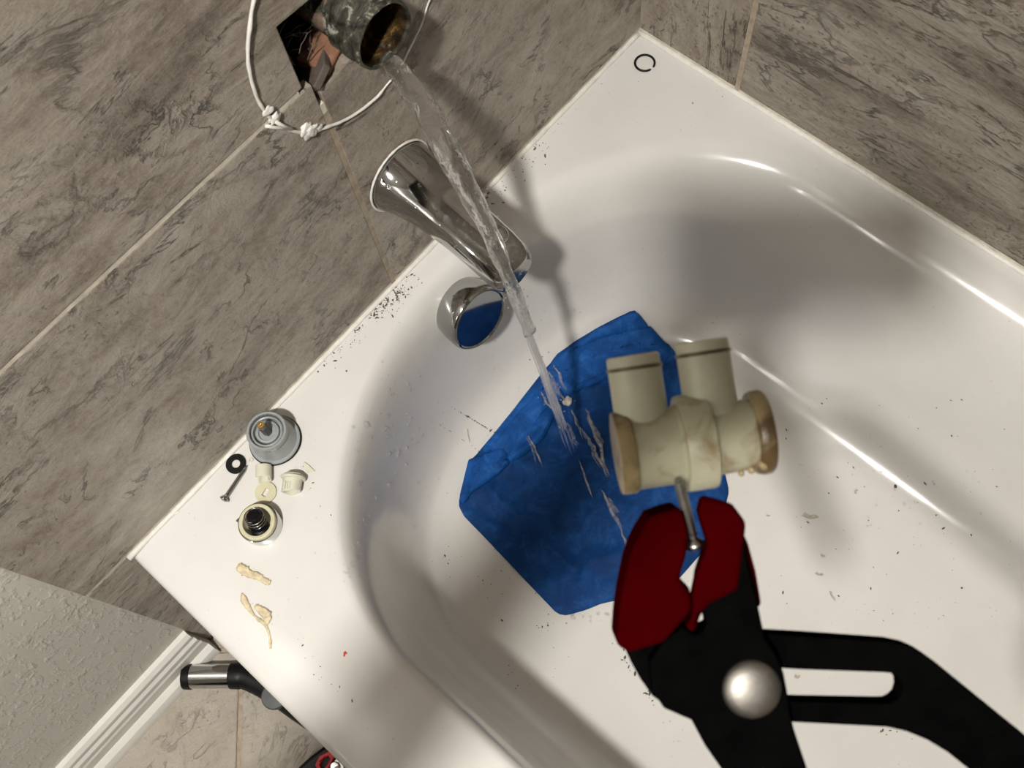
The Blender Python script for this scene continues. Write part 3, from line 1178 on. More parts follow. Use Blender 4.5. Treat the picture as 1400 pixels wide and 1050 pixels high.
def scatter_drops(name, regions, label, mat):
    bm = bmesh.new()
    for (u0, v0, u1, v1, cnt, rmin, rmax, st_) in regions:
        for _ in range(cnt):
            u, v = random.uniform(u0, u1), random.uniform(v0, v1)
            p, n_ = hit(u, v)
            r = rmin + (rmax - rmin) * random.random() ** 2.5
            blob(bm, p, n_, r * 1.35, random.uniform(1, st_), V((0, 0.3, -1)), 0.9)
    return tag(mesh(name, bm, mat, smooth=True), label, 'droplets', kind='stuff')


scatter_drops('water_droplets', [(480, 560, 580, 720, 60, 0.0008, 0.0026, 1.9), (520, 490, 620, 600, 45, 0.0006, 0.0022, 1.7), (470, 700, 520, 800, 40, 0.0005, 0.0014, 2.2), (720, 360, 800, 470, 26, 0.0006, 0.0018, 1.2),
                                 (900, 430, 1010, 470, 8, 0.0006, 0.0014, 1.3), (1180, 640, 1350, 720, 34, 0.0006, 0.0018, 1.3), (420, 700, 470, 760, 10, 0.0005, 0.001, 1.3), (660, 460, 740, 560, 24, 0.0006, 0.0018, 1.3), (780, 838, 850, 850, 20, 0.0006, 0.002, 1.5)],
              'water droplets with painted pale glints, splashed over the white tub surface', MAT['glint_water'])
# drops and runs on the cloth
BVC = None
dg = bpy.context.evaluated_depsgraph_get()
BVC = BVHTree.FromObject(cloth, dg)
BVF = [BVHTree.FromObject(c_, dg) for c_ in cloth.children]


def hit_cloth(u, v):
    d = ray(u, v).normalized()
    best = None
    for b in [BVC] + BVF:
        p, n_, i, dist = b.ray_cast(CAM, d)
        if p is not None and (best is None or dist < best[2]):
            best = (p, n_ if n_.dot(d) < 0 else -n_, dist)
    return best


bm = bmesh.new()
for (u0, v0, u1, v1, cnt, rmin, rmax) in ((770, 480, 850, 560, 16, 0.0005, 0.0013), (640, 560, 740, 640, 22, 0.0005, 0.0012), (650, 640, 780, 800, 16, 0.0005, 0.0012), (700, 480, 780, 520, 18, 0.0005, 0.0013), (780, 760, 840, 810, 14, 0.0005, 0.0012)):
    for _ in range(cnt):
        h_ = hit_cloth(random.uniform(u0, u1), random.uniform(v0, v1))
        if h_:
            blob(bm, h_[0], h_[1], rmin + (rmax - rmin) * random.random() ** 2, random.uniform(1, 1.8), V((1, 0.5, 0)), 0.8)
tag(mesh('cloth_droplets', bm, MAT['bead'], smooth=True), 'small clear beads of water standing on the blue cloth', 'droplets', kind='stuff')
bm = bmesh.new()
for (a, b, w) in (((748, 505), (768, 548), 0.0022), ((757, 500), (775, 535), 0.0016), ((738, 535), (762, 580), 0.0018), ((760, 545), (770, 585), 0.0018), ((800, 560), (824, 610), 0.0019), ((806, 570), (836, 650), 0.0025), ((797, 590), (822, 640), 0.0018), ((812, 610), (830, 655), 0.0022),
                  ((792, 630), (812, 680), 0.0016), ((822, 670), (850, 722), 0.0022), ((832, 680), (848, 705), 0.0016), ((720, 595), (737, 635), 0.0016), ((728, 612), (742, 636), 0.0012), ((848, 720), (860, 755), 0.0012), ((770, 575), (790, 612), 0.0012), ((782, 560), (800, 600), 0.0014)):
    pts, rs = [], []
    lift = 0.004
    for i in range(12):
        s = i / 11
        h_ = hit_cloth(a[0] + (b[0] - a[0]) * s + 2 * noise.noise(V((s * 5, a[0], 0))), a[1] + (b[1] - a[1]) * s)
        if h_:
            pts.append(h_[0] + h_[1] * (0.0012 + lift * math.sin(PI * s)))
            rs.append(w * (0.25 + math.sin(PI * s) ** 0.7) * (1 + 0.35 * noise.noise(V((s * 7, a[1], 3)))))
    if len(pts) > 3:
        for q_ in range(3):
            sh_ = V((random.uniform(-1, 1), random.uniform(-1, 1), 0)) * 0.0022
            tube(bm, [p_ + sh_ * (0.4 + i_ / 11) for i_, p_ in enumerate(pts)], [r_ * 0.62 for r_ in rs], 6, 0.6)
tag(mesh('water_splash', bm, MAT['glint_water'], smooth=True), 'long splashing threads of water across the blue cloth, glints painted white', 'water', kind='stuff')

# ----------------------------------------------------------------------------
# parts laid out on the rim
# ----------------------------------------------------------------------------
def rim(u, v, h=0.0):
    return onz(u, v, h)


# grey bonnet with stem
b0 = rim(372, 598) + V((0, 0.0052, 0))
bn = thing('faucet_bonnet', 'grey plastic tap bonnet with a splined brass-tipped stem, on the tub rim', 'tap part', b0)
bm = bmesh.new()
lathe(bm, [(0.0245, 0.0004), (0.0248, 0.002), (0.0246, 0.0045), (0.0236, 0.0052), (0.0222, 0.0052), (0.0214, 0.0062), (0.0205, 0.012), (0.0192, 0.019), (0.0183, 0.0235)], 64, True, False)
mesh('bonnet_flange', bm, MAT['grey_plastic'], bn, smooth=True, auto=35)
bm = bmesh.new()
NT_ = 120
rr = []
for r, h, tooth in ((0.0186, 0.0230, 0), (0.0193, 0.0245, 0), (0.0193, 0.0300, 0), (0.0186, 0.0310, 0), (0.0172, 0.0310, 1), (0.0166, 0.0240, 1), (0.0156, 0.0236, 0), (0.0150, 0.0286, 0), (0.0140, 0.0292, 0), (0.0132, 0.0288, 0), (0.0128, 0.0225, 0),
                     (0.0112, 0.0222, 0), (0.0108, 0.0272, 0), (0.0088, 0.0276, 0), (0.0080, 0.0260, 0), (0.0050, 0.0258, 0)):
    rr.append([V((r * math.cos(2 * PI * i / NT_), r * math.sin(2 * PI * i / NT_), h)) * 1.0 if not (tooth and i % 2) else
               V(((r - 0.0013) * math.cos(2 * PI * i / NT_), (r - 0.0013) * math.sin(2 * PI * i / NT_), h)) for i in range(NT_)])
loft(bm, rr, True, True, True)
mesh('toothed_collar', bm, MAT['grey_plastic'], bn, smooth=True, auto=35)
bm = bmesh.new()
lathe(bm, [(0.0042, 0.024), (0.0042, 0.042), (0.0036, 0.043)], 6)
mesh('stem', bm, MAT['dark_grey'], bn, smooth=False)
bm = bmesh.new()
rr = []
for r, h in ((0.0030, 0.0425), (0.0033, 0.0435), (0.0033, 0.0485), (0.0028, 0.0495), (0.0012, 0.0495), (0.0010, 0.0475)):
    rr.append([V((r * (1 if i % 2 else 0.82) * math.cos(2 * PI * i / 24), r * (1 if i % 2 else 0.82) * math.sin(2 * PI * i / 24), h)) for i in range(24)])
loft(bm, rr, True, True, True)
o = mesh('splined_tip', bm, MAT['brass'], bn, smooth=False)
o['label'] = 'brass stem tip'
bm = bmesh.new()
n = 60
tube(bm, [V((0.0244 * math.cos(2 * PI * i / n), 0.0244 * math.sin(2 * PI * i / n), 0.0016)) for i in range(n)], 0.0013, 6, 1, True)
o = mesh('seal_ring', bm, MAT['rubber'], bn, smooth=True)


def washer(bm, ro, ri, h, seg=40, e=0.0003):
    lathe(bm, [(ri, e), (ri + e, 0), (ro - e, 0), (ro, e), (ro, h - e), (ro - e, h), (ri + e, h), (ri, h - e), (ri, e)], seg, False, False)


bm = bmesh.new()
washer(bm, 0.0098, 0.0042, 0.0022)
tag(mesh('rubber_washer', bm, MAT['rubber'], None, (rim(318.5, 630.5) + V((0, 0.0048, 0))), smooth=True, auto=35), 'flat black rubber washer on the rim beside the grey bonnet', 'washer')


def screw(name, a, b, label, head_r=0.0046, sh=0.0022, head_at_b=True):
    """a screw lying with its tip at a and its head at b"""
    d = b - a
    L = d.length
    z = d.normalized()
    x = z.orthogonal().normalized()
    m = Matrix((x, z.cross(x), z)).transposed().to_4x4()
    m.translation = a
    t = bpy.data.objects.new(name, None)
    t.empty_display_size = 0.01
    COL.objects.link(t)
    t.matrix_world = m
    bm = bmesh.new()
    pr = [(0.0003, 0.0)]
    nth = int(L / 0.0013)
    for i in range(nth):
        h0 = 0.0015 + (L - 0.0055) * i / nth
        k = min(1, h0 / 0.006 + 0.25)
        pr += [(sh * 0.74 * k, h0), (sh * k, h0 + 0.0005)]
    pr += [(sh * 0.8, L - 0.0035), (sh * 0.8, L - 0.002)]
    lathe(bm, pr, 14)
    mesh('threaded_shank', bm, MAT['steel'], t, smooth=False)
    bm = bmesh.new()
    lathe(bm, [(sh * 0.8, L - 0.0030), (head_r * 0.95, L - 0.0012), (head_r, L - 0.0004), (head_r * 0.86, L + 0.0006), (head_r * 0.45, L + 0.0011), (head_r * 0.42, L - 0.0004), (0.0002, L - 0.0012)], 24)
    mesh('screw_head', bm, MAT['steel'], t, smooth=True, auto=40)
    tag(t, label, 'screw')
    return t


screw('screw', rim(338, 636, 0.0016), rim(306, 683, 0.0046), 'long silver screw lying on the rim by the black washer')

# bushing: open half tube
bm = bmesh.new()
outb = [(0.0078 * math.cos(a), 0.0078 * math.sin(a)) for a in [math.radians(-150 + i * 12.5) for i in range(25)]]
inb = [(0.0060 * math.cos(a), 0.0060 * math.sin(a)) for a in [math.radians(150 - i * 12.5) for i in range(25)]]
prism(bm, outb + inb, -0.0075, 0.0075)
for w in bm.verts:
    if w.co.z > 0.005 and w.co.y > 0.003:
        w.co.z -= 0.003
bu = tag(mesh('plastic_bushing', bm, MAT['pale_cream'], None, rim(360, 647, 0.0076), bevel=0.0005), 'square-looking cream plastic bushing on its side just below the grey bonnet', 'plastic piece')
axd = (rim(360, 660) - rim(360, 640)).normalized()
zz = V((0, 0, 1))
bu.matrix_world = Matrix.Translation(rim(360, 647, 0.0076)) @ Matrix((axd.cross(zz), zz, axd)).transposed().to_4x4() if False else Matrix.Translation(rim(360, 647, 0.0076)) @ Matrix((zz.cross(axd), zz, axd)).transposed().to_4x4()

# round disc with a slot
bm = bmesh.new()
ang = math.atan2((rim(367, 668) - rim(360, 680)).y, (rim(367, 668) - rim(360, 680)).x)
ca, sa = math.cos(ang), math.sin(ang)
slot = [(0.0040 * a * ca - 0.0021 * b * sa, 0.0040 * a * sa + 0.0021 * b * ca) for a, b in ((-1, -1), (-1, 1), (1, 1), (1, -1))]
prism(bm, [(0.0102 * math.cos(2 * PI * i / 40), 0.0102 * math.sin(2 * PI * i / 40)) for i in range(40)], 0, 0.0026, [slot])
tag(mesh('slotted_disc', bm, MAT['cream'], None, rim(364, 674)), 'round cream plastic disc with a slot through its middle', 'plastic piece')

# flanged fitting lying on its side
fx = (rim(416, 662) - rim(382, 660)).normalized()
fy = V((0, 0, 1)).cross(fx)
ft = thing('broken_fitting', 'broken cream plastic fitting with a wide ribbed flange, lying on its side', 'plastic piece', rim(399, 664, 0.0088))
mf = Matrix((fx, V((0, 0, 1)), fx.cross(V((0, 0, 1))))).transposed()
ft.rotation_euler = mf.to_euler()
bm = bmesh.new()
washer(bm, 0.0088, 0.0068, 0.014, 36)
for w in bm.verts:
    if w.co.z > 0.012 and w.co.x > 0.0:
        w.co.z -= 0.003 * (w.co.x / 0.0088)
mesh('fitting_sleeve', bm, MAT['pale_cream'], ft, V((0, 0, -0.007)), smooth=True, auto=35)
fdir = fx.cross(V((0, 0, 1)))
sgn = -1 if (rim(399, 652) - rim(399, 672)).dot(fdir) < 0 else 1
bm = bmesh.new()
rr = []
for r, h in ((0.0086, -0.0015), (0.0112, -0.0015), (0.0116, -0.001), (0.0116, 0.0010), (0.0108, 0.0016), (0.0092, 0.0018), (0.0088, 0.0034), (0.0068, 0.0036), (0.0066, -0.001)):
    rr.append([V((r * math.cos(2 * PI * i / 36), max(-0.0088, r * math.sin(2 * PI * i / 36)), h * sgn)) for i in range(36)])
loft(bm, rr, True, False, False)
mesh('fitting_flange', bm, MAT['pale_cream'], ft, V((0, 0, sgn * 0.0075)), smooth=True, auto=35)
for k in (-1, 0, 1):
    bm = bmesh.new()
    box(bm, (-0.0009, 0.0, -0.0035), (0.0009, 0.0012, 0.0035))
    o = mesh('rib', bm, MAT['pale_cream'], ft, V((0.0022 * k - 0.002, 0.0083, -sgn * 0.002)), bevel=0.0003)

# shard
bm = bmesh.new()
pl_ = [rim(*q) - rim(423, 640) for q in ((416, 632), (420, 634), (425, 638.5), (431, 644.5), (427, 646.5), (421, 646.5), (417, 642), (415.5, 637))]
prism(bm, [(p.x, p.y) for p in pl_], 0, 0.0016)
tag(mesh('plastic_shard', bm, MAT['pale_cream'], None, rim(423, 640), bevel=0.0003), 'small pale triangular plastic shard right of the flanged fitting', 'plastic piece')
# clear little ring
bm = bmesh.new()
tube(bm, [V((0.0018 * math.cos(2 * PI * i / 20), 0.0018 * math.sin(2 * PI * i / 20), 0.0006)) for i in range(20)], 0.0005, 6, 1, True)
tag(mesh('tiny_ring', bm, MAT['pale_cream'], None, rim(343.5, 629), smooth=True), 'tiny pale ring between the washer and the grey bonnet', 'ring')

# chrome cup with cream liner and black stem
cu = thing('chrome_cup', 'chrome cup with cream plastic liner and black plug inside, nearest to the beige scraps', 'tap part', rim(359, 719))
bm = bmesh.new()
lathe(bm, [(0.0180, 0.0), (0.0190, 0.0008), (0.0192, 0.003), (0.0189, 0.012), (0.0186, 0.0145), (0.0180, 0.0148), (0.0176, 0.0142), (0.0176, 0.002), (0.001, 0.002)], 56)
mesh('chrome_shell', bm, MAT['chrome'], cu, smooth=True, auto=40)
bm = bmesh.new()
lathe(bm, [(0.0170, 0.0022), (0.0172, 0.0165), (0.0166, 0.0178), (0.0150, 0.0182), (0.0134, 0.0176), (0.0128, 0.0155), (0.0118, 0.006), (0.010, 0.0045), (0.001, 0.0045)], 56)
mesh('cream_liner', bm, MAT['cream'], cu, smooth=True, auto=45)
du = (rim(352, 700) - rim(352, 730)).normalized()
bm = bmesh.new()
tilt_ax = (V((0, 0, 1)) + du * 0.35).normalized()
xx = tilt_ax.orthogonal().normalized()
mm = Matrix((xx, tilt_ax.cross(xx), tilt_ax)).transposed().to_4x4() @ Matrix.Scale(1.3, 4)
lathe(bm, [(0.0062, 0.0), (0.0066, 0.001), (0.0066, 0.0035), (0.005, 0.0045), (0.005, 0.0065), (0.0064, 0.0075), (0.0068, 0.0095), (0.0064, 0.0115), (0.0045, 0.0125), (0.0045, 0.014), (0.0058, 0.015), (0.0058, 0.018), (0.0046, 0.0195), (0.001, 0.0198)], 32, True, True, mm)
for w in bm.verts:
    w.co += du * -0.0045
mesh('black_plug', bm, MAT['rubber'], cu, V((0, 0, 0.0042)), smooth=True, auto=45)
bm = bmesh.new()
pts = []
for i in range(46):
    a = 2 * PI * i / 15
    q = V((0.0066 * math.cos(a), 0.0066 * math.sin(a), 0.0105 + 0.0030 * i / 15))
    pts.append(mm @ q - du * 0.0045)
tube(bm, pts, 0.0005, 6)
mesh('spring', bm, MAT['steel'], cu, V((0, 0, 0.0042)), smooth=True)
bm = bmesh.new()
box(bm, (-0.0018, -0.001, 0), (0.0018, 0.0016, 0.004))
tb = mesh('lug', bm, MAT['dark_grey'], cu, rim(327, 712, 0.010) - rim(359, 719), bevel=0.0004)

# black o-ring with a cut, in the corner
oc = rim(881.5, 87)
a_gap = math.atan2((rim(895, 97) - oc).y, (rim(895, 97) - oc).x)
bm = bmesh.new()
n = 56
pts = []
for i in range(n + 1):
    a = a_gap + 0.22 + (2 * PI - 0.42) * i / n
    pts.append(V((0.0106 * math.cos(a), 0.0106 * math.sin(a), 0.0012)))
tube(bm, pts, [0.0013 - 0.0005 * max(0, (abs(i - n / 2) / (n / 2)) - 0.6) for i in range(n + 1)], 8)
tag(mesh('o_ring', bm, MAT['rubber'], None, oc, smooth=True), 'split black o-ring lying on the far tub corner', 'o-ring')


def scrap(name, px, widths, label, flat=0.22, mat='scrap', cat='caulk scrap', parent=None):
    o0 = rim(*px[0])
    cpts = curve_pts([rim(u, v) - o0 for u, v in px], 26)
    ws = curve_pts([(w, 0, 0) for w in widths], 26)
    bm = bmesh.new()
    tube(bm, [p + V((0, 0, w.x * flat + 0.0002)) for p, w in zip(cpts, ws)], [w.x * (1 + 0.75 * noise.noise(V((i * 0.8, px[0][0], 0)))) for i, w in enumerate(ws)], 9, flat)
    o = mesh(name, bm, MAT[mat], parent, o0 if parent is None else o0 - parent.location, smooth=True)
    if parent is None:
        tag(o, label, cat)
    return o


scrap('caulk_scrap', [(325, 774), (332, 778), (342, 785), (353, 788), (362, 794), (370, 797)], [0.0028, 0.0046, 0.0038, 0.0032, 0.0028, 0.0026], 'short beige strip of old caulk on the rim, nearer the chrome cup')
s2 = scrap('caulk_scrap', [(331, 811), (334, 820), (339, 829), (348, 842), (358, 850), (364, 856), (369, 870), (370, 887)], [0.0008, 0.0032, 0.0026, 0.0012, 0.0018, 0.0014, 0.0011, 0.0012], 'long thin tailed strip of beige caulk on the rim')
scrap('caulk_lump', [(349, 828), (357, 834), (366, 842), (364, 850), (360, 851)], [0.0018, 0.0036, 0.0042, 0.0036, 0.001], '', 0.25, 'scrap', '', s2)
scrap('white_caulk_crumb', [(225, 714), (231, 707), (238, 702), (246, 700)], [0.0010, 0.0024, 0.0026, 0.0008], 'white caulk crumb near the front tub corner by the wall', 0.4, 'caulk')
bm = bmesh.new()
prism(bm, [(-0.0022, -0.0012), (-0.0004, -0.0018), (0.0024, 0.0006), (0.0016, 0.0018), (-0.0002, 0.0006), (-0.0018, 0.0016)], 0, 0.0006)
tag(mesh('red_chip', bm, MAT['red_chip'], None, rim(471.5, 894)), 'tiny red chip on the white rim', 'chip')
h_ = hit_cloth(775, 549)
bm = bmesh.new()
bmesh.ops.create_icosphere(bm, subdivisions=2, radius=0.006)
for w in bm.verts:
    w.co *= 1 + 0.5 * noise.noise(w.co * 200)
    w.co.z *= 0.5
tag(mesh('mortar_chip', bm, MAT['pale_grit'], None, h_[0] + V((0, 0, 0.0025)), smooth=False), 'grey mortar chip on the blue cloth under the stream', 'chip')


# grit and crumbs
def crumbs(name, regions, label, mat):
    bm = bmesh.new()
    for (u0, v0, u1, v1, cnt, rmin, rmax, el) in regions:
        for _ in range(cnt):
            s, w_ = random.random(), random.gauss(0, 1)
            u, v = random.uniform(u0, u1), random.uniform(v0, v1)
            if el:                          # along a diagonal band
                u = u0 + (u1 - u0) * s + w_ * el
                v = v0 + (v1 - v0) * s + w_ * el * 0.6
            p, n_ = hit(u, v)
            r = rmin + (rmax - rmin) * random.random() ** 3
            if p.z < -0.02 or abs(p.y) > 0.004:
                ms = bmesh.ops.create_icosphere(bm, subdivisions=1, radius=r)['verts']
                sx = random.uniform(0.7, 2.4)
                ro = Matrix.Rotation(random.uniform(0, 6.3), 3, 'Z')
                for w in ms:
                    w.co = p + n_ * (r * 0.25) + ro @ V((w.co.x * sx, w.co.y * random.uniform(0.6, 1), w.co.z * 0.5))
    return tag(mesh(name, bm, mat), label, 'grit', kind='stuff')


crumbs('dark_grit', [(420, 505, 565, 375, 230, 0.0004, 0.0013, 9), (505, 430, 545, 395, 120, 0.0004, 0.0013, 7), (640, 290, 740, 190, 130, 0.0004, 0.0014, 10), (740, 180, 860, 100, 14, 0.0003, 0.0008, 12), (640, 570, 690, 600, 80, 0.0004, 0.0012, 14), (600, 580, 690, 640, 20, 0.0003, 0.0008, 10),
                      (590, 740, 700, 800, 14, 0.0004, 0.0012, 0), (650, 770, 760, 860, 26, 0.0004, 0.0015, 0), (690, 850, 780, 960, 16, 0.0004, 0.0014, 0), (1060, 540, 1390, 700, 36, 0.0004, 0.0013, 0), (1060, 700, 1390, 860, 40, 0.0004, 0.0014, 0), (840, 880, 900, 970, 20, 0.0005, 0.0018, 8),
                      (400, 620, 460, 720, 8, 0.0003, 0.0008, 8), (1220, 660, 1226, 668, 1, 0.0028, 0.0030, 0), (1180, 990, 1300, 1010, 16, 0.0004, 0.0015, 14), (1000, 100, 900, 200, 8, 0.0003, 0.0008, 10), (380, 850, 470, 960, 14, 0.0003, 0.0008, 12)],
       'dark crumbs of grit scattered over the white tub', MAT['grit'])
bm = bmesh.new()
for (u, v, L, w_, a0) in ((1108, 706, 0.020, 0.005, 0.2), (1120, 785, 0.010, 0.003, 0.3), (1138, 815, 0.013, 0.0025, 1.1), (1125, 760, 0.006, 0.003, 0.5), (1050, 705, 0.005, 0.002, 0.4), (1090, 925, 0.007, 0.004, 0.2), (1170, 672, 0.006, 0.003, 2), (640, 595, 0.018, 0.0012, 1.4)):
    p, n_ = hit(u, v)
    d1 = (hit(u + 10 * math.cos(a0), v + 10 * math.sin(a0))[0] - p).normalized()
    d2 = n_.cross(d1)
    pg = [(-0.5, -0.2), (-0.35, 0.45), (-0.05, 0.1), (0.25, 0.4), (0.5, 0.1), (0.3, -0.15), (0.0, -0.4)]
    topv = [bm.verts.new(p + d1 * (a * L) + d2 * (b * w_ * 1.6) + n_ * 0.0009) for a, b in pg]
    botv = [bm.verts.new(p + d1 * (a * L) + d2 * (b * w_ * 1.6) + n_ * 0.0001) for a, b in pg]
    bm.faces.new(topv)
    for i in range(7):
        bm.faces.new((botv[i], botv[(i + 1) % 7], topv[(i + 1) % 7], topv[i]))
tag(mesh('pale_flakes', bm, MAT['pale_grit']), 'pale grey flakes on the tub bottom right of the pliers', 'flakes', kind='stuff')

# ----------------------------------------------------------------------------
# tools on the floor
# ----------------------------------------------------------------------------
fa, fb = onz(262, 925, FLOOR + 0.015), onz(330, 924, FLOOR + 0.015)
fd = (fb - fa).normalized()
ftool = thing('hand_tool', 'black-handled tool with a chrome barrel lying on the floor tiles by the baseboard', 'tool', V((fa.x, fa.y, FLOOR)))
mx = Matrix((fd.orthogonal().normalized(), fd.cross(fd.orthogonal().normalized()), fd)).transposed().to_4x4()
mx.translation = V((0, 0, 0.015))
L = (fb - fa).length
bm = bmesh.new()
lathe(bm, [(0.0110, 0.004), (0.0116, -0.006), (0.0138, -0.0065), (0.0145, -0.004), (0.0142, 0.0), (0.0142, L - 0.012), (0.0136, L + 0.004), (0.0125, L + 0.006)], 36, True, True, mx)
mesh('chrome_barrel', bm, MAT['chrome'], ftool, smooth=True, auto=35)
bm = bmesh.new()
lathe(bm, [(0.0110, -0.0085), (0.0146, -0.0085), (0.0150, -0.0055), (0.0150, 0.0005), (0.0143, 0.0010)], 36, True, False, mx)
mesh('black_nozzle', bm, MAT['rubber'], ftool, smooth=True, auto=35)
side = V((0, 0, 1)).cross(fd)
pn = onz(380, 960, FLOOR + 0.02)
if side.dot(pn - fa) < 0:
    side = -side
bm = bmesh.new()
gp = []
for s, off, rr_ in ((0.0, 0.0, 0.0152), (0.012, 0.0, 0.0156), (0.022, 0.001, 0.0150), (0.045, 0.010, 0.0155), (0.075, 0.024, 0.017), (0.11, 0.045, 0.018), (0.15, 0.070, 0.017), (0.17, 0.082, 0.012)):
    gp.append((V((0, 0, 0.016)) + fd * (L - 0.012 + s * 0.8) + side * off * 0.8, rr_))
cp = curve_pts([p for p, r in gp], 36)
cr = curve_pts([(r, 0, 0) for p, r in gp], 36)
tube(bm, cp, [c_.x for c_ in cr], 20, 1.0)
mesh('black_grip', bm, MAT['rubber'], ftool, smooth=True)
bm = bmesh.new()
lathe(bm, [(0.014, 0.0), (0.0155, 0.002), (0.0155, 0.006), (0.014, 0.008), (0.001, 0.0085)], 32)
o = mesh('grey_dial', bm, MAT['dark_grey'], ftool, V((pn.x - fa.x, pn.y - fa.y, 0.030)) - side * 0.006, smooth=True, auto=40)

t0_ = onz(440, 1052, FLOOR + 0.02)
tool2 = thing('cutter_tool', 'black tool with red trim and metal jaw on the floor, half under the tub edge', 'tool', V((t0_.x, t0_.y, FLOOR)))
def fl(u, v, z=0.02):
    p = onz(u, v, FLOOR + z)
    return (p.x - t0_.x, p.y - t0_.y)
bm = bmesh.new()
prism(bm, [fl(404, 1052), fl(424, 1034), (fl(448, 1016)), fl(480, 1030), fl(520, 1075), fl(500, 1130), fl(420, 1110)], 0.0, 0.020)
mesh('tool_body', bm, MAT['rubber'], tool2, bevel=0.004)
bm = bmesh.new()
prism(bm, [fl(431, 1046, 0.024), fl(437, 1034, 0.024), fl(450, 1027, 0.024), fl(458, 1034, 0.024), fl(450, 1050, 0.024), fl(440, 1062, 0.024)], 0.0195, 0.0255,
      [[fl(437, 1046, 0.024), fl(441, 1038, 0.024), fl(449, 1033, 0.024), fl(452, 1037, 0.024), fl(446, 1047, 0.024), fl(441, 1053, 0.024)]])
mesh('red_trim', bm, MAT['red_chip'], tool2, bevel=0.001)
bm = bmesh.new()
prism(bm, [fl(452, 1044, 0.026), fl(460, 1036, 0.026), fl(468, 1040, 0.026), fl(472, 1052, 0.026), fl(462, 1064, 0.026), fl(450, 1058, 0.026)], 0.0195, 0.026)
mesh('metal_jaw', bm, MAT['steel'], tool2, bevel=0.0012)
bm = bmesh.new()
lathe(bm, [(0.0055, 0.025), (0.0055, 0.0285), (0.0045, 0.0295), (0.001, 0.0298)], 20)
mesh('jaw_bolt', bm, MAT['chrome'], tool2, V((*fl(458, 1048, 0.027), 0)), smooth=True, auto=40)

# ----------------------------------------------------------------------------
# pliers with the pulled cartridge, held in front of the lens
# ----------------------------------------------------------------------------
PD = 0.32
SC = PD / FPX


def frame_at(u, v, d):
    m = Matrix((RIGHT, -DOWN, -FWD)).transposed().to_4x4()
    m.translation = at(u, v, d)
    return m


def loc2(pts, u0, v0):
    return [((u - u0) * SC, -(v - v0) * SC) for u, v in pts]


PU, PV = 1022, 935
pl_o = thing('slip_joint_pliers', 'black groove-joint pliers with red jaw covers gripping a screw above the tub', 'pliers')
pl_o.matrix_world = frame_at(PU, PV, PD)


def plpart(name, px, z0_, z1_, mat, holes=(), bevel=0.0014, sm=None):
    if sm:
        px = [(p.x, p.y) for p in curve_pts([(a, b, 0) for a, b in px], sm, True)]
    bm = bmesh.new()
    prism(bm, loc2(px, PU, PV), z0_, z1_, [loc2(h, PU, PV) for h in holes])
    return mesh(name, bm, MAT[mat], pl_o, bevel=bevel)


slot_px = [(1066, 916), (1100, 918), (1212, 922), (1222, 923), (1231, 928), (1237, 936), (1238, 945), (1235, 955), (1229, 961), (1221, 965), (1210, 965), (1100, 963), (1068, 962)]
plpart('slotted_handle', [(853, 884), (864, 908), (876, 930), (893, 954), (915, 970), (940, 976), (985, 984), (1078, 990), (1216, 997), (1243, 1003), (1272, 1015), (1300, 1032), (1330, 1056), (1470, 1168), (1950, 1568), (1976, 1574), (1996, 1554), (1994, 1530), (1500, 1092), (1400, 1003), (1310, 930), (1282, 907), (1264, 894), (1246, 886), (1222, 881), (1110, 873), (1040, 869), (985, 850), (958, 862), (944, 860), (950, 838), (944, 806), (925, 787), (934, 757), (937, 725), (930, 697), (922, 696), (890, 710), (876, 735), (866, 765), (856, 824)],
       -0.010, -0.0022, 'black_steel', [slot_px])
plpart('jaw_handle', [(1000, 700), (1012, 735), (1018, 770), (1026, 800), (1034, 835), (1041, 869), (1056, 890), (1066, 914), (1071, 940), (1074, 965), (1080, 990), (1100, 1050), (1140, 1160), (1190, 1290), (1212, 1350), (1200, 1375), (1170, 1378), (1148, 1360), (1085, 1230), (988, 1052), (960, 1012), (942, 978), (905, 962), (890, 940), (886, 900), (905, 872), (930, 852), (947, 864), (957, 860), (963, 846), (960, 838), (957, 822), (967, 815), (946, 812), (950, 780), (958, 755), (965, 739), (958, 718), (953, 700)],
       -0.0022, 0.0052, 'black_steel')
o = plpart('jaw_cover', [(840.6, 876), (843, 840), (848, 805), (856.6, 764), (864, 742), (872.6, 725), (886, 704), (905, 697), (927, 691), (933, 707), (937.7, 725), (934, 757), (929, 773), (925, 787), (939, 805), (943.4, 824), (938, 834), (929.7, 844), (904.6, 872), (882, 879), (859, 886.6)], -0.013, 0.0062, 'red_grip')
o['label'] = 'dull red plastic cover on the left jaw'
o = plpart('jaw_cover', [(955, 676), (962, 677), (975, 680), (996, 686.6), (1014, 710.6), (1012, 728), (1010, 748), (1006, 778), (1003, 801), (985, 810), (966, 819), (958, 828), (953, 835), (949, 847), (944, 859), (932, 851), (941, 840), (943, 825), (942, 810), (948, 780), (957, 757), (964, 740), (957, 718.6), (950, 696)], 0.0002, 0.0072, 'red_grip')
o['label'] = 'dull red plastic cover on the right jaw'
o = plpart('jaw_cover_back', [(990, 690), (1014, 716), (1028, 748), (1038, 785), (1046, 832), (1036, 838), (1028, 800), (1012, 745)], -0.012, -0.0035, 'red_grip')
bm = bmesh.new()
lathe(bm, [(0.0092, -0.013), (0.0092, 0.0056), (0.0090, 0.0064), (0.0080, 0.0074), (0.0062, 0.0082), (0.003, 0.0088), (0.0004, 0.0089)], 44)
o = mesh('pivot_bolt', bm, MAT['dull_steel'], pl_o, smooth=True, auto=45)
o['label'] = 'bright domed steel pivot bolt'

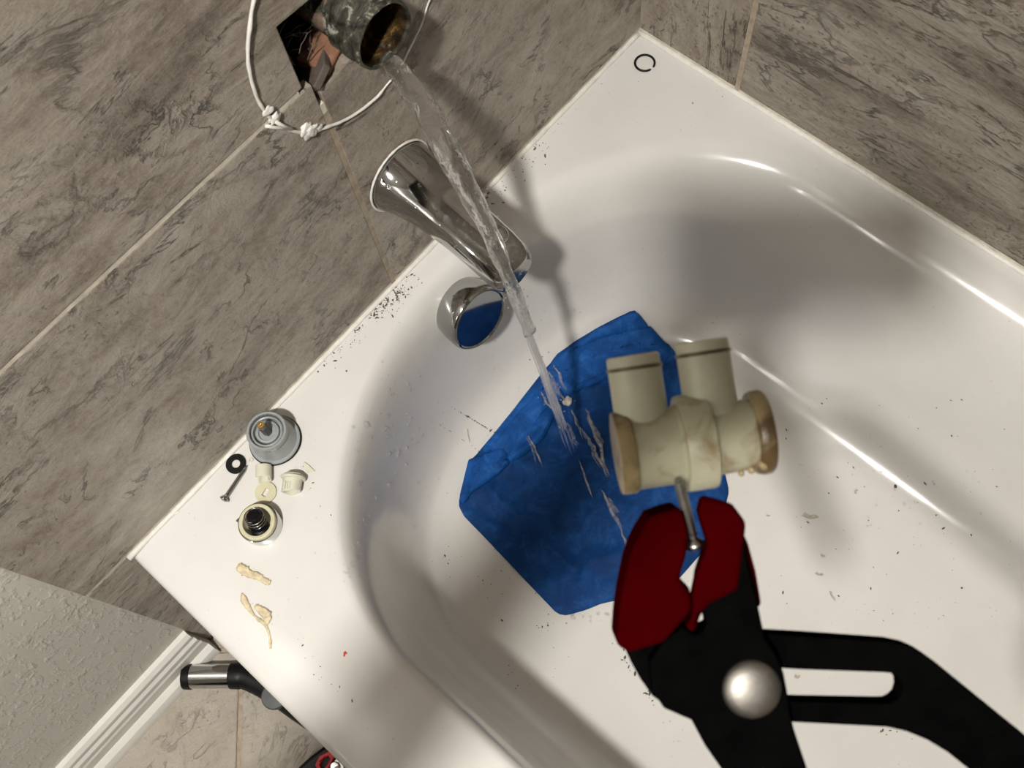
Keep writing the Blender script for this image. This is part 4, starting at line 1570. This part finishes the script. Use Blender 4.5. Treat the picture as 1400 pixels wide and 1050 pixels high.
# cartridge
KU, KV = 945, 605
ct = thing('valve_cartridge', 'yellowed translucent plastic valve cartridge with two round ports, held up by the pliers', 'valve cartridge')
ct.matrix_world = frame_at(KU, KV, PD + 0.004) @ Matrix.Rotation(math.radians(8.5), 4, 'Z')
AX = Matrix.Rotation(math.radians(90), 4, 'Y')       # lathe axis -> local x
cs = (PD + 0.004) / FPX


def along(prof, seg=48):
    bm = bmesh.new()
    lathe(bm, [(r * cs, h * cs) for r, h in prof], seg, True, True, AX)
    return bm


mesh('cartridge_body', along([(50, -92), (53, -90), (53, -20), (55, -18), (55, 20), (50, 22), (48, 92), (44, 94)]), MAT['nylon'], ct, smooth=True, auto=40)
o = mesh('end_flange', along([(50, -104), (56, -103), (57, -98), (57, -84), (54, -80), (50, -79)]), MAT['nylon_stained'], ct, smooth=True, auto=40)
o['label'] = 'brown-stained end flange'
o = mesh('end_flange', along([(50, 82), (56, 84), (58, 90), (58, 100), (55, 104), (48, 104)]), MAT['nylon_stained'], ct, smooth=True, auto=40)
o['label'] = 'brown-stained end flange'
mesh('middle_band', along([(56, -16), (65, -15), (66, -12), (66, 22), (65, 25), (56, 26)]), MAT['nylon'], ct, smooth=True, auto=40)
for px_, lean in ((-62, 0.02), (34, 0.02)):
    bm = bmesh.new()
    top_ = 130 if px_ < 0 else 136
    lathe(bm, [(36.5 * cs, 20 * cs), (36.5 * cs, (top_ - 20) * cs), (35.5 * cs, (top_ - 19) * cs), (35.5 * cs, (top_ - 16) * cs), (36.5 * cs, (top_ - 15) * cs), (36 * cs, (top_ - 2) * cs), (33 * cs, top_ * cs), (26 * cs, top_ * cs), (25 * cs, (top_ - 6) * cs), (25 * cs, 70 * cs), (1 * cs, 69 * cs)], 44, True, True, Matrix.Rotation(math.radians(-90), 4, 'X'))
    o = mesh('port', bm, MAT['nylon_clean'], ct, V((px_ * cs, 0, 0)), smooth=True, auto=40)
    bm = bmesh.new()
    n = 44
    tube(bm, [V((36.2 * cs * math.cos(2 * PI * i / n), (top_ - 17.5) * cs, 36.2 * cs * math.sin(2 * PI * i / n))) for i in range(n)], 2.6 * cs, 8, 1, True)
    mesh('port_seal', bm, MAT['nylon_stained'], o, smooth=True)
for k, (a, r_) in enumerate(((0.5, 0.0020), (1.3, 0.0014), (2.0, 0.0011))):
    bm = bmesh.new()
    bmesh.ops.create_icosphere(bm, subdivisions=2, radius=r_)
    for w in bm.verts:
        w.co *= 1 + 0.4 * noise.noise(w.co * 400 + V((k, 0, 0)))
    o = mesh('crust', bm, MAT['nylon_stained'], ct, V(((86 - k * 14) * cs, -52 * cs * math.sin(0.9 + 0.2 * k), 52 * cs * math.cos(0.9 + 0.2 * k))), smooth=True)
# the screw gripped between the jaws
pa, pb = at(950, 747, PD - 0.001), at(924, 640, PD - 0.004)
screw('screw', pb, pa, 'silver screw clamped between the red jaws, driven into the cartridge', 0.0034, 0.0019)

# ----------------------------------------------------------------------------
# ceiling lamp
# ----------------------------------------------------------------------------
vl = thing('vanity_light', 'wall light bar with three white glowing globes on the plumbing wall, away from the tub', 'lamp', V((2.10, -0.003, 1.30)))
bm = bmesh.new()
box(bm, (-0.30, 0.0, -0.05), (0.30, 0.025, 0.05))
mesh('back_plate', bm, MAT['chrome'], vl, bevel=0.006)
MAT['globe'] = NT('globe_glow').out((1, 1, 1), 0.4, None, Emission_Color=(1.0, 0.96, 0.90, 1), Emission_Strength=28.0)
for gx in (-0.2, 0.0, 0.2):
    bm = bmesh.new()
    lathe(bm, [(0.028, 0.020), (0.030, 0.030), (0.022, 0.045), (0.022, 0.060)], 24, True, True, Matrix.Rotation(math.radians(-90), 4, 'X'))
    mesh('lamp_holder', bm, MAT['chrome'], vl, V((gx, 0, 0)), smooth=True, auto=40)
    bm = bmesh.new()
    bmesh.ops.create_uvsphere(bm, u_segments=20, v_segments=12, radius=0.05)
    mesh('globe', bm, MAT['globe'], vl, V((gx, 0.105, 0)), smooth=True)

cl_o = thing('ceiling_lamp', 'small round ceiling spotlight with a white housing', 'lamp', V((LAMP.x, LAMP.y, CEIL)))
bm = bmesh.new()
lathe(bm, [(0.065, 0.0), (0.065, -0.012), (0.045, -0.022), (0.014, -0.026), (0.012, -0.080), (0.001, -0.082)], 40)
mesh('lamp_base', bm, MAT['white_paint'], cl_o, smooth=True, auto=40)
bm = bmesh.new()
lathe(bm, [(0.020, 0.085), (0.040, 0.075), (0.052, 0.050), (0.056, 0.0), (0.060, -0.014), (0.058, -0.014), (0.053, 0.004), (0.001, 0.006)], 40)
hs = mesh('lamp_housing', bm, MAT['white_paint'], cl_o, V((0, 0, LAMP.z - CEIL)), smooth=True, auto=40)
hs.rotation_euler = lamp.rotation_euler
bm = bmesh.new()
lathe(bm, [(0.050, 0.0045), (0.049, 0.002), (0.001, 0.0015)], 32)
o = mesh('bulb', bm, MAT['bulb'], cl_o, V((0, 0, LAMP.z - CEIL)), smooth=True)
o.rotation_euler = lamp.rotation_euler

# ----------------------------------------------------------------------------
# the photographer (out of frame: throws the soft shadows over tub and pliers)
# ----------------------------------------------------------------------------
PH_A, PH_B = -0.012, 0.020       # phone centre from the lens, along image right and down
ph_c = CAM - FWD * 0.014 + RIGHT * PH_A + DOWN * PH_B
phone = thing('phone', 'black phone held up over the tub by the person in the grey shirt', 'phone')
m = Matrix((RIGHT, -DOWN, -FWD)).transposed().to_4x4()
m.translation = ph_c
phone.matrix_world = m
bm = bmesh.new()
prism(bm, [(sx * (0.080 - 0.012) + 0.012 * math.cos(a), sy * (0.0385 - 0.012) + 0.012 * math.sin(a)) for sx, sy, a0 in ((1, 1, 0), (-1, 1, 90), (-1, -1, 180), (1, -1, 270)) for a in [math.radians(a0 + 15 * i) for i in range(7)]], -0.004, 0.004)
mesh('phone_case', bm, MAT['rubber'], phone, bevel=0.001)
bm = bmesh.new()
prism(bm, [(sx * (0.077 - 0.010) + 0.010 * math.cos(a), sy * (0.0355 - 0.010) + 0.010 * math.sin(a)) for sx, sy, a0 in ((1, 1, 0), (-1, 1, 90), (-1, -1, 180), (1, -1, 270)) for a in [math.radians(a0 + 15 * i) for i in range(7)]], 0.0038, 0.0045)
mesh('phone_screen', bm, MAT['glass_black'], phone)
bm = bmesh.new()
lathe(bm, [(0.006, -0.0065), (0.006, -0.0035)], 24)
mesh('phone_lens', bm, MAT['glass_black'], phone, V((-PH_A, PH_B, 0)))

BV_ = []      # (position, radius)
BE_ = []      # (a, b, material)


def bv(p, r, prev=None, mat='cloth'):
    BV_.append((V(p), r))
    if prev is not None:
        BE_.append((prev, len(BV_) - 1, mat))
    return len(BV_) - 1


pel = bv((1.66, 0.56, 0.55), 0.125)
spn = bv((1.58, 0.56, 0.72), 0.125, pel, 'shirt')
che = bv((1.47, 0.56, 0.88), 0.130, spn, 'shirt')
nec0 = bv((1.40, 0.56, 0.985), 0.075, che, 'shirt')
nec = bv((1.365, 0.56, 1.04), 0.052, nec0, 'skin')
hd0 = bv((1.325, 0.555, 1.105), 0.078, nec, 'skin')
hd1 = bv((1.305, 0.555, 1.175), 0.090, hd0, 'skin')
hd2 = bv((1.31, 0.555, 1.235), 0.062, hd1, 'skin')
for sy in (-1, 1):
    hip = bv((1.66, 0.56 + sy * 0.10, 0.50), 0.098, pel, 'cloth')
    kne = bv((1.60, 0.56 + sy * 0.12, 0.10), 0.060, hip, 'cloth')
    clf = bv((1.655, 0.56 + sy * 0.125, -0.02), 0.058, kne, 'cloth')
    ank = bv((1.69, 0.56 + sy * 0.125, -0.245), 0.040, clf, 'cloth')
    hel = bv((1.69, 0.56 + sy * 0.125, -0.285), 0.036, ank, 'shoe')
    toe = bv((1.53, 0.56 + sy * 0.14, -0.292), 0.030, hel, 'shoe')


def hand(wr, d, nrm_, side, curl, pidx):
    """palm and five fingers; d points along the fingers, nrm_ out of the palm, side towards the thumb"""
    d, nrm_, side = V(d).normalized(), V(nrm_).normalized(), V(side).normalized()
    pc = bv(V(wr) + d * 0.045, 0.024, pidx, 'skin')
    for k, ln in enumerate((0.92, 1.0, 0.95, 0.76)):
        o_ = (0.030 - k * 0.020)
        kn = bv(V(wr) + d * 0.088 + side * o_, 0.0105, pc, 'skin')
        p, dd, last_ = V(wr) + d * 0.088 + side * o_, d.copy(), kn
        for j, sl in enumerate((0.042, 0.027, 0.021)):
            ax = dd.cross(nrm_).normalized()
            dd = (Matrix.Rotation(curl[j], 3, ax) @ dd).normalized()
            p = p + dd * (sl * ln)
            last_ = bv(p, 0.0088 - 0.0007 * j, last_, 'skin')
    t1 = bv(V(wr) + d * 0.028 + side * 0.034 + nrm_ * 0.010, 0.013, pc, 'skin')
    t2 = bv(V(wr) + d * 0.060 + side * 0.052 + nrm_ * 0.024, 0.0105, t1, 'skin')
    bv(V(wr) + d * 0.086 + side * 0.052 + nrm_ * 0.036, 0.009, t2, 'skin')


# left arm up to the phone: fingers behind the phone, thumb over the screen side
sh = bv((1.40, 0.385, 0.93), 0.068, che, 'shirt')
el = bv((1.085, 0.425, 0.74), 0.042, sh, 'shirt')
ph_left = ph_c - RIGHT * 0.075 + DOWN * 0.020
wrist_l = ph_left - RIGHT * 0.030 + DOWN * 0.075 - FWD * 0.012
fo = bv(V((1.085, 0.425, 0.74)).lerp(wrist_l, 0.4), 0.041, el, 'skin')
wl = bv(wrist_l, 0.026, fo, 'skin')
hand(wrist_l, RIGHT * 0.55 - DOWN * 0.8, FWD * 0.2 + RIGHT * 0.9, -FWD, (0.35, 0.5, 0.5), wl)
# right arm out to the pliers handles
sh = bv((1.40, 0.735, 0.93), 0.068, che, 'shirt')
el = bv((1.00, 0.98, 0.60), 0.044, sh, 'shirt')
hp = at(1500, 1290, PD)
wrist_r = at(2060, 1900, PD + 0.005)
fo = bv(V((1.00, 0.98, 0.60)).lerp(wrist_r, 0.4), 0.041, el, 'skin')
wr_ = bv(wrist_r, 0.027, fo, 'skin')
hand(wrist_r + FWD * 0.018, -DOWN * 0.95 - RIGHT * 0.2, -FWD, -RIGHT, (0.7, 1.0, 0.8), wr_)

me = bpy.data.meshes.new('person')
me.from_pydata([p for p, r in BV_], [(a, b) for a, b, m_ in BE_], [])
po = bpy.data.objects.new('person', me)
COL.objects.link(po)
sk = po.modifiers.new('skin', 'SKIN')
sk.use_smooth_shade = True
for i, (p, r) in enumerate(BV_):
    me.skin_vertices[0].data[i].radius = (r, r)
me.skin_vertices[0].data[0].use_root = True
sb = po.modifiers.new('sub', 'SUBSURF')
sb.levels = sb.render_levels = 2
ev = po.evaluated_get(bpy.context.evaluated_depsgraph_get())
me2 = bpy.data.meshes.new_from_object(ev)
po.modifiers.clear()
po.data = me2
me2.materials.clear()
order = ['skin', 'cloth_dark', 'cloth_dark', 'rubber']
names = {'skin': 0, 'shirt': 1, 'cloth': 2, 'shoe': 3}
MAT['shirt'] = simple('grey_cotton', (0.11, 0.12, 0.14), 0.9, 0.15, 150, 0.3)
for k in ('skin', 'shirt', 'cloth_dark', 'rubber'):
    me2.materials.append(MAT[k])
for f in me2.polygons:
    c_ = f.center
    best = min(BE_, key=lambda e: seg_dist(c_, BV_[e[0]][0], BV_[e[1]][0]) - 0.6 * min(BV_[e[0]][1], BV_[e[1]][1]))
    f.material_index = names[best[2]]
    f.use_smooth = True
tag(po, 'person in grey shirt leaning in over the tub holding phone and pliers', 'person')
bm = bmesh.new()
bmesh.ops.create_uvsphere(bm, u_segments=28, v_segments=18, radius=0.105)
bmesh.ops.delete(bm, geom=[w for w in bm.verts if w.co.z < -0.01 - (w.co.x * 0.9 if w.co.x > 0 else 0) - (0 if w.co.x > -0.03 else -0.06)], context='VERTS')
for w in bm.verts:
    w.co *= 1 + 0.06 * noise.noise(w.co * 40)
mesh('hair', bm, MAT['hair'], po, V((1.317, 0.555, 1.185)), smooth=True)
bm = bmesh.new()
loft(bm, [[V((1.222 - dx + 0.0, 0.555 + w * math.cos(a), zc + h_ * math.sin(a))) for a in [2 * PI * i / 8 for i in range(8)]] for dx, w, zc, h_ in ((-0.02, 0.016, 1.150, 0.026), (0.006, 0.010, 1.142, 0.016), (0.014, 0.005, 1.138, 0.007))], True, True, True)
mesh('nose', bm, MAT['skin'], po, smooth=True)
for sy in (-1, 1):
    bm = bmesh.new()
    bmesh.ops.create_uvsphere(bm, u_segments=14, v_segments=8, radius=0.013)
    mesh('eye', bm, MAT['white_paint'], po, V((1.232, 0.555 + sy * 0.032, 1.172)), smooth=True)


# lift everything so that the floor is at z = 0
for o in list(S.objects):
    if o.parent is None:
        o.location.z -= FLOOR
